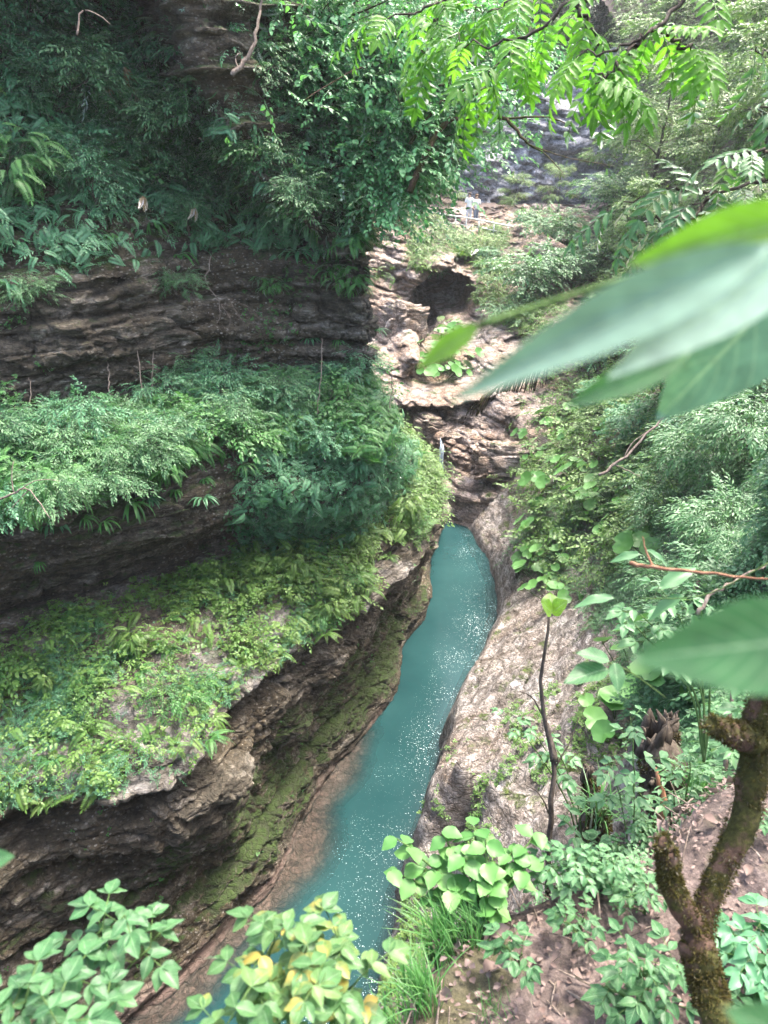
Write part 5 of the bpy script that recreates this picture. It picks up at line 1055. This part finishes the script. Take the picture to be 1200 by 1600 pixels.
for (u, v, tips, lb, mat, lf, nl) in [
   (900,1470,[(880,1440),(915,1430),(900,1460)],'small seedling on the soil left of the mossy tree','fore',(.05,.07),3),
   (860,1580,[(840,1540),(880,1550)],'seedling at the bottom edge of the soil','fore',(.05,.07),4),
   (1000,1430,[(985,1400),(1010,1390),(965,1415)],'small leafy sprout beside the broken fork of the mossy tree','fore',(.045,.065),4),
   (880,1400,[(860,1350),(900,1340),(920,1370),(840,1380)],'low leafy plant between the broad shrub and the soil','pale',(.05,.07),7),
   (950,1390,[(930,1340),(960,1350),(990,1370),(910,1370)],'dense low plant at the upper edge of the soil','pale',(.04,.06),9),
   (1080,1330,[(1070,1290),(1100,1300),(1120,1310)],'low plant behind the mossy fork','pale',(.04,.06),7),
   (1170,1300,[(1160,1270),(1190,1280)],'small plant on the litter at the right edge','fore',(.04,.06),5),
   (1130,1590,[(1160,1560),(1190,1575),(1150,1590)],'leafy plant at the foot of the mossy tree on the right','fore',(.06,.08),6)]:
    r_ = nearHit(u, v); dd = cp * r_[1] - sp * r_[2]; leafy_plant('seedling', r_, [pd(a, b, dd - .03 - .08 * RS.uniform()) for a, b in tips], lb, mat, lf, HL, .003, nleaf=nl, cat='plant', start=.3)
P, Nn = sampler(GP, GN, nearw * (GU < 1010) * (GV < 1470) * sst(-.1, .2, fbm(GP * 3 + 5, 3)), 1500)
cover('soil_edge_herbs', P, Nn, ROS[:2], 'pale', (.3, .7), .8, .05, .3, label='tiny green herbs at the mossy rim of the near soil', cat='ground cover')
P, Nn = sampler(GP, GN, nearw, 700)
cover('curled_leaves', P, Nn, [leafT(.4, .5, -.9, 2), leafT(.3, .45, .9, 2)], 'litter', (.045, .08), .3, .02, .4, clump=.2, tbias=.2, label='larger curled dead leaves lying on the near litter', cat='leaf litter')
# blue-green herb leaves in mid ground right
for (tips, d, lb, lf) in [([(870,1170),(790,1120),(830,1140)],4.6,'grey-green herb standing before the pale slab',(.06,.09)),([(1000,1240),(1050,1200),(1080,1180)],4.0,'leafy herb beside the stump',(.05,.08)),([(1060,1000),(1000,960),(1040,930),(980,970),(1090,940)],3.4,'branch of blue-green leaflets under the lying branch',(.08,.11)),([(1170,1180),(1120,1150),(1160,1060)],3.8,'blue-green herb behind the mossy trunk',(.08,.12))]:
    r_ = pd(tips[0][0] + 40, tips[0][1] + 190, d + .2); leafy_plant('tall_herb', r_, [pd(a, b, d) for a, b in tips], lb, 'pale', lf, HL, .005, nleaf=6, cat='plant', start=.45)
# grass clump
def grass(name, root, n, l, label, lean=(0, 0)):
    g = Geo(); f = yaw(n) * RS.uniform(.1, 1, n)[:, None] + [lean[0], lean[1], 0]; B = basis(np.cross(np.cross(np.array([0, 0, 1.]), f) + rnd(n, .1), np.array([0, 0, 1.])) * 0 + f, np.array([0, 0, 1.]) * np.ones((n, 1)) + f * -.0) ; B = B * (l * RS.uniform(.5, 1.1, n))[:, None, None]
    for q, dr in enumerate((.5, .9, 1.3)): s_ = np.arange(n) % 3 == q; g.inst(bladeT(1, .012, dr), B[s_], (yaw(n) * RS.uniform(0, .08, n)[:, None])[s_], RS.uniform(0, 1, s_.sum()))
    o = link(name, g.mesh(name, M['fern'])); o.location = root; tag(o, label, 'grass', 'grass tufts at the ground edge'); return o
for u, v, n_, l, lb in [(690,1500,150,.34,'tall grass tuft leaning over the drop, right of the yellowing shrub'),(650,1560,120,.28,'grass tuft at the bottom edge beside the yellowing shrub'),(730,1470,90,.26,'grass tuft under the broad-leaved shrub'),(610,1590,80,.2,'grass tuft in the bottom gap left of the soil'),(770,1590,40,.14,'short grass tuft on the near soil')]:
    grass('grass_tuft', nearHit(u, v) - [0, 0, .02], n_, l, lb, (-.3, .3))
for u, v, lb in [(930,1260,'grass tuft among the stumps on the slope'),(1090,1230,'grass tuft right of the thick stump')]: grass('grass_tuft', pd(u, v + 30, 4.6), 90, .45, lb)
# three-leaf sprigs
def sprig(name, leaves, stem, label, mat='fore', leaf=HL, r=.0025, cat='leafy twig', up=(0, -.3, 1.)):
    e = bpy.data.objects.new(name, None); C.objects.link(e); tag(e, label, cat); gl = Geo(); items = []
    for (ub, vb, db, ut, vt, dt, tn) in leaves:
        a, b = pd(ub, vb, db), pd(ut, vt, dt); items.append((a, b - a, np.array(up) + rnd(1, .12)[0], np.linalg.norm(b - a) / .97, tn))
    hiInst(gl, leaf, items); link('leaves', gl.mesh(name + '_leaves', M[mat]), e)
    if stem: link('stem', mk_mesh(name + '_stem', lambda g: tube(g, smooth_path([pd(*q) for q in stem], 12), np.linspace(r, r * .5, 12), 5), M['greenstem']), e)
    return e
sprig('leaf_sprig', [(952,1032,1.7,905,1016,1.68,.4),(950,1045,1.7,884,1060,1.66,.3),(960,1035,1.7,968,1080,1.66,.3)], [(952,1036,1.7),(985,1050,1.75),(1040,1090,1.9)], 'three dark pointed leaves on one stalk before the slab', leaf=leafHi(.26, .08, .15, 12, .05))
sprig('leaf_sprig', [(862,958,3.9,848,940,3.85,.9),(862,958,3.9,885,938,3.85,.9),(862,955,3.9,860,925,3.95,.8)], None, 'round lime leaves at the tip of the dark sapling', mat='lime', leaf=leafHi(.5, .08, .1, 10, .0))
sprig('leaf_sprig', [(1000,866,2,955,872,2,.5),(1010,860,2,1050,880,2,.4),(960,935,2.2,898,938,2.2,.5),(1030,920,2.2,1090,880,2.2,.5),(1070,930,2.2,1010,960,2.2,.3),(1080,960,2.2,1100,1010,2.2,.3)], [(1200,880,2),(1100,930,2.1),(1000,935,2.2)], 'blue-green pointed leaves around the grey twig at right', mat='pale', leaf=HLn)

# big blurred leaves close to the lens at the right
LF = lambda w, dr=.05: leafHi(w, .05, dr, 18, .0, wave=.0)
def near_leaf(b, t, w, label, mat, up=(.0, -.85, .6), dr=.05, stem=None): sprig('near_leaf', [(*b, *t, .5)], stem, label, leaf=LF(w, dr), cat='leaf', mat=mat, up=up)
near_leaf((1205,385,.30), (722,612,.29), .088, 'long grey-green leaf stretching left across the view, largest of the near leaves', 'grey_leaf')
near_leaf((1290,372,.34), (962,580,.34), .13, 'pale grey-green blurred leaf between the long one and the veined one', 'light_leaf')
near_leaf((1275,400,.55), (1036,648,.58), .25, 'veined leaf with a drooping tip at the right edge', 'vein_leaf', (.1, -.8, .6), .12)
near_leaf((1290,335,.37), (990,408,.38), .15, 'lime yellow leaf lit from behind at the right edge', 'lime')
near_leaf((1290,372,.42), (1075,412,.42), .14, 'second lime leaf just under the topmost one at the right edge', 'lime')
near_leaf((748,508,.45), (653,574,.46), .17, 'small lime leaf tip left of the long blurred leaf', 'lime', stem=[(748,508,.45),(830,482,.455),(1000,430,.45),(1250,380,.44)])
near_leaf((1080,545,.42), (890,632,.42), .13, 'narrow dull green leaf tip under the veined leaf', 'fore')
near_leaf((1130,475,.42), (1020,545,.42), .15, 'small lime leaf between the pale and the veined leaf', 'lime')
near_leaf((1330,990,.30), (1000,1030,.30), .22, 'blurred mid-green leaf at the right edge above the mossy trunk', 'fore')
near_leaf((1270,1640,.33), (1140,1580,.33), .3, 'blurred leaf in the bottom right corner', 'fore')
near_leaf((-30,1345,.8), (20,1338,.8), .3, 'leaf tip poking in at the left edge above the corner shrub', 'fore')

# overhanging branches with compound leaves along the top
ASH = [pinnate(5, 1.0, leafHi(.17, .06, .2, 8, .04), .34, a, .25, 58, .5) for a in (.35, .8)]
def overhang(name, limbs, label, mat, n_per, l, leafset=ASH, r=.012, bark='bark', jit=.012, droop=-.35, start=.15, group=None):
    e = bpy.data.objects.new(name, None); C.objects.link(e); tag(e, label, 'branch', group); gs = Geo(); gl = Geo(); P = []; F = []
    for pts in limbs:
        p = smooth_path([pd(*q) for q in pts], 24, jit); tube(gs, p, np.linspace(r, r * .25, 24), 5); 
        for q in range(n_per):
            t = start + (1 - start) * q / (n_per - 1); i = min(22, int(t * 23)); d = p[i + 1] - p[i]; d /= np.linalg.norm(d); s_ = 1 if q % 2 else -1; sv = np.cross(d, [0, 0, 1.]); f = d * .6 + sv * s_ * RS.uniform(.5, 1) + [0, 0, droop * RS.uniform(.4, 1.2)]; P.append(p[i]); F.append(f)
        P.append(p[-1]); F.append(p[-1] - p[-3] + [0, 0, -.1 * l])
    F = np.array(F); F /= np.linalg.norm(F, axis=1, keepdims=True); P = np.array(P); n = len(P); B = basis(F, np.array([0, -.15, 1.]) + rnd(n, .2)) * (l * RS.uniform(.75, 1.15, n))[:, None, None]; k = RS.randint(len(leafset), size=n); t = RS.uniform(0, 1, n)
    for q in range(len(leafset)):
        if (k == q).any(): gl.inst(leafset[q], B[k == q], P[k == q], t[k == q])
    link('twig', gs.mesh(name + '_twig', M[bark]), e); link('leaves', gl.mesh(name + '_leaves', M[mat]), e); return e
overhang('overhanging_branch', [[(1000,-60,3.2),(900,0,3.3),(820,60,3.4),(760,70,3.5),(700,60,3.6)], [(900,0,3.3),(930,60,3.3),(950,110,3.3)], [(820,60,3.4),(780,100,3.5),(740,150,3.5)]], 'branch of compound leaves drooping from the top centre', 'ash', 9, .28)
overhang('overhanging_branch', [[(1120,-60,3.0),(1030,40,3.0),(980,70,3.0),(900,90,3.1)], [(1030,40,3.0),(1060,70,3.0),(1090,80,3.0)], [(1000,60,3.0),(960,110,3.0),(930,130,3.0)]], 'lower branch of bright compound leaves right of the top centre', 'ash', 7, .26)
overhang('overhanging_branch', [[(760,-60,4.0),(700,-10,4.0),(640,20,4.0),(580,30,4.0)], [(700,-10,4.0),(680,40,4.0),(660,90,4.0)], [(860,-60,4),(800,0,4),(740,20,4)]], 'branch of compound leaves at the top against the leaning tree', 'ash', 8, .30)
overhang('overhanging_branch', [[(1290,270,3.2),(1200,280,3.3),(1120,300,3.3),(1040,290,3.3),(970,320,3.4)], [(1120,300,3.3),(1080,340,3.3),(1010,345,3.3)], [(1290,200,3.1),(1210,230,3.1),(1120,250,3.1)], [(1250,330,3.2),(1160,340,3.2),(1080,320,3.2)]], 'dark leafy branch reaching in from the right above the lime leaf', 'fore', 7, .26)
overhang('overhanging_branch', [[(1290,60,3.2),(1230,90,3.2),(1180,80,3.2)], [(1290,140,3.2),(1230,150,3.2),(1190,175,3.2)]], 'sparse leafy branch in the upper right corner', 'fore', 4, .24)
# arched mossy branch
stick('arched_branch', [pd(640,300,14.5), pd(690,200,14.5), pd(740,185,14.4), pd(790,186,14.3), pd(825,225,14.3)], .07, 'dark mossy branch arching down in front of the grey cliff', 'branch', 'mossbark', 22, .015, 7, kids=[([pd(790,186,14.3), pd(850,182,14.3), pd(900,200,14.3)], .025), ([pd(825,225,14.3), pd(850,240,14.3), pd(880,270,14.3)], .02), ([pd(640,225,14.5), pd(700,150,14.5), pd(790,140,14.3), pd(860,160,14.2)], .035), ([pd(825,225,14.3), pd(880,245,14.3), pd(960,260,14.3)], .014)])

# ------------------------------------------------------------------ damp air in the gorge
V = np.array([(x, y, z) for z in (-18, 62) for y in (-14, 150) for x in (-75, 100)], float)
F = np.array([(0,2,3,1),(4,5,7,6),(0,1,5,4),(2,6,7,3),(0,4,6,2),(1,3,7,5)])
m_, t_, nd_, lk_ = newmat('haze'); pv_ = nd_.new('ShaderNodeVolumePrincipled'); pv_.inputs['Density'].default_value = .0004; pv_.inputs['Color'].default_value = (.93, .97, 1, 1); pv_.inputs['Anisotropy'].default_value = .2
lk_.new(pv_.outputs[0], nd_.new('ShaderNodeOutputMaterial').inputs['Volume'])
tag(link('haze', mesh('haze', V, F, m_, smooth=False)), 'thin bright haze filling the gorge', 'haze', None, 'stuff')
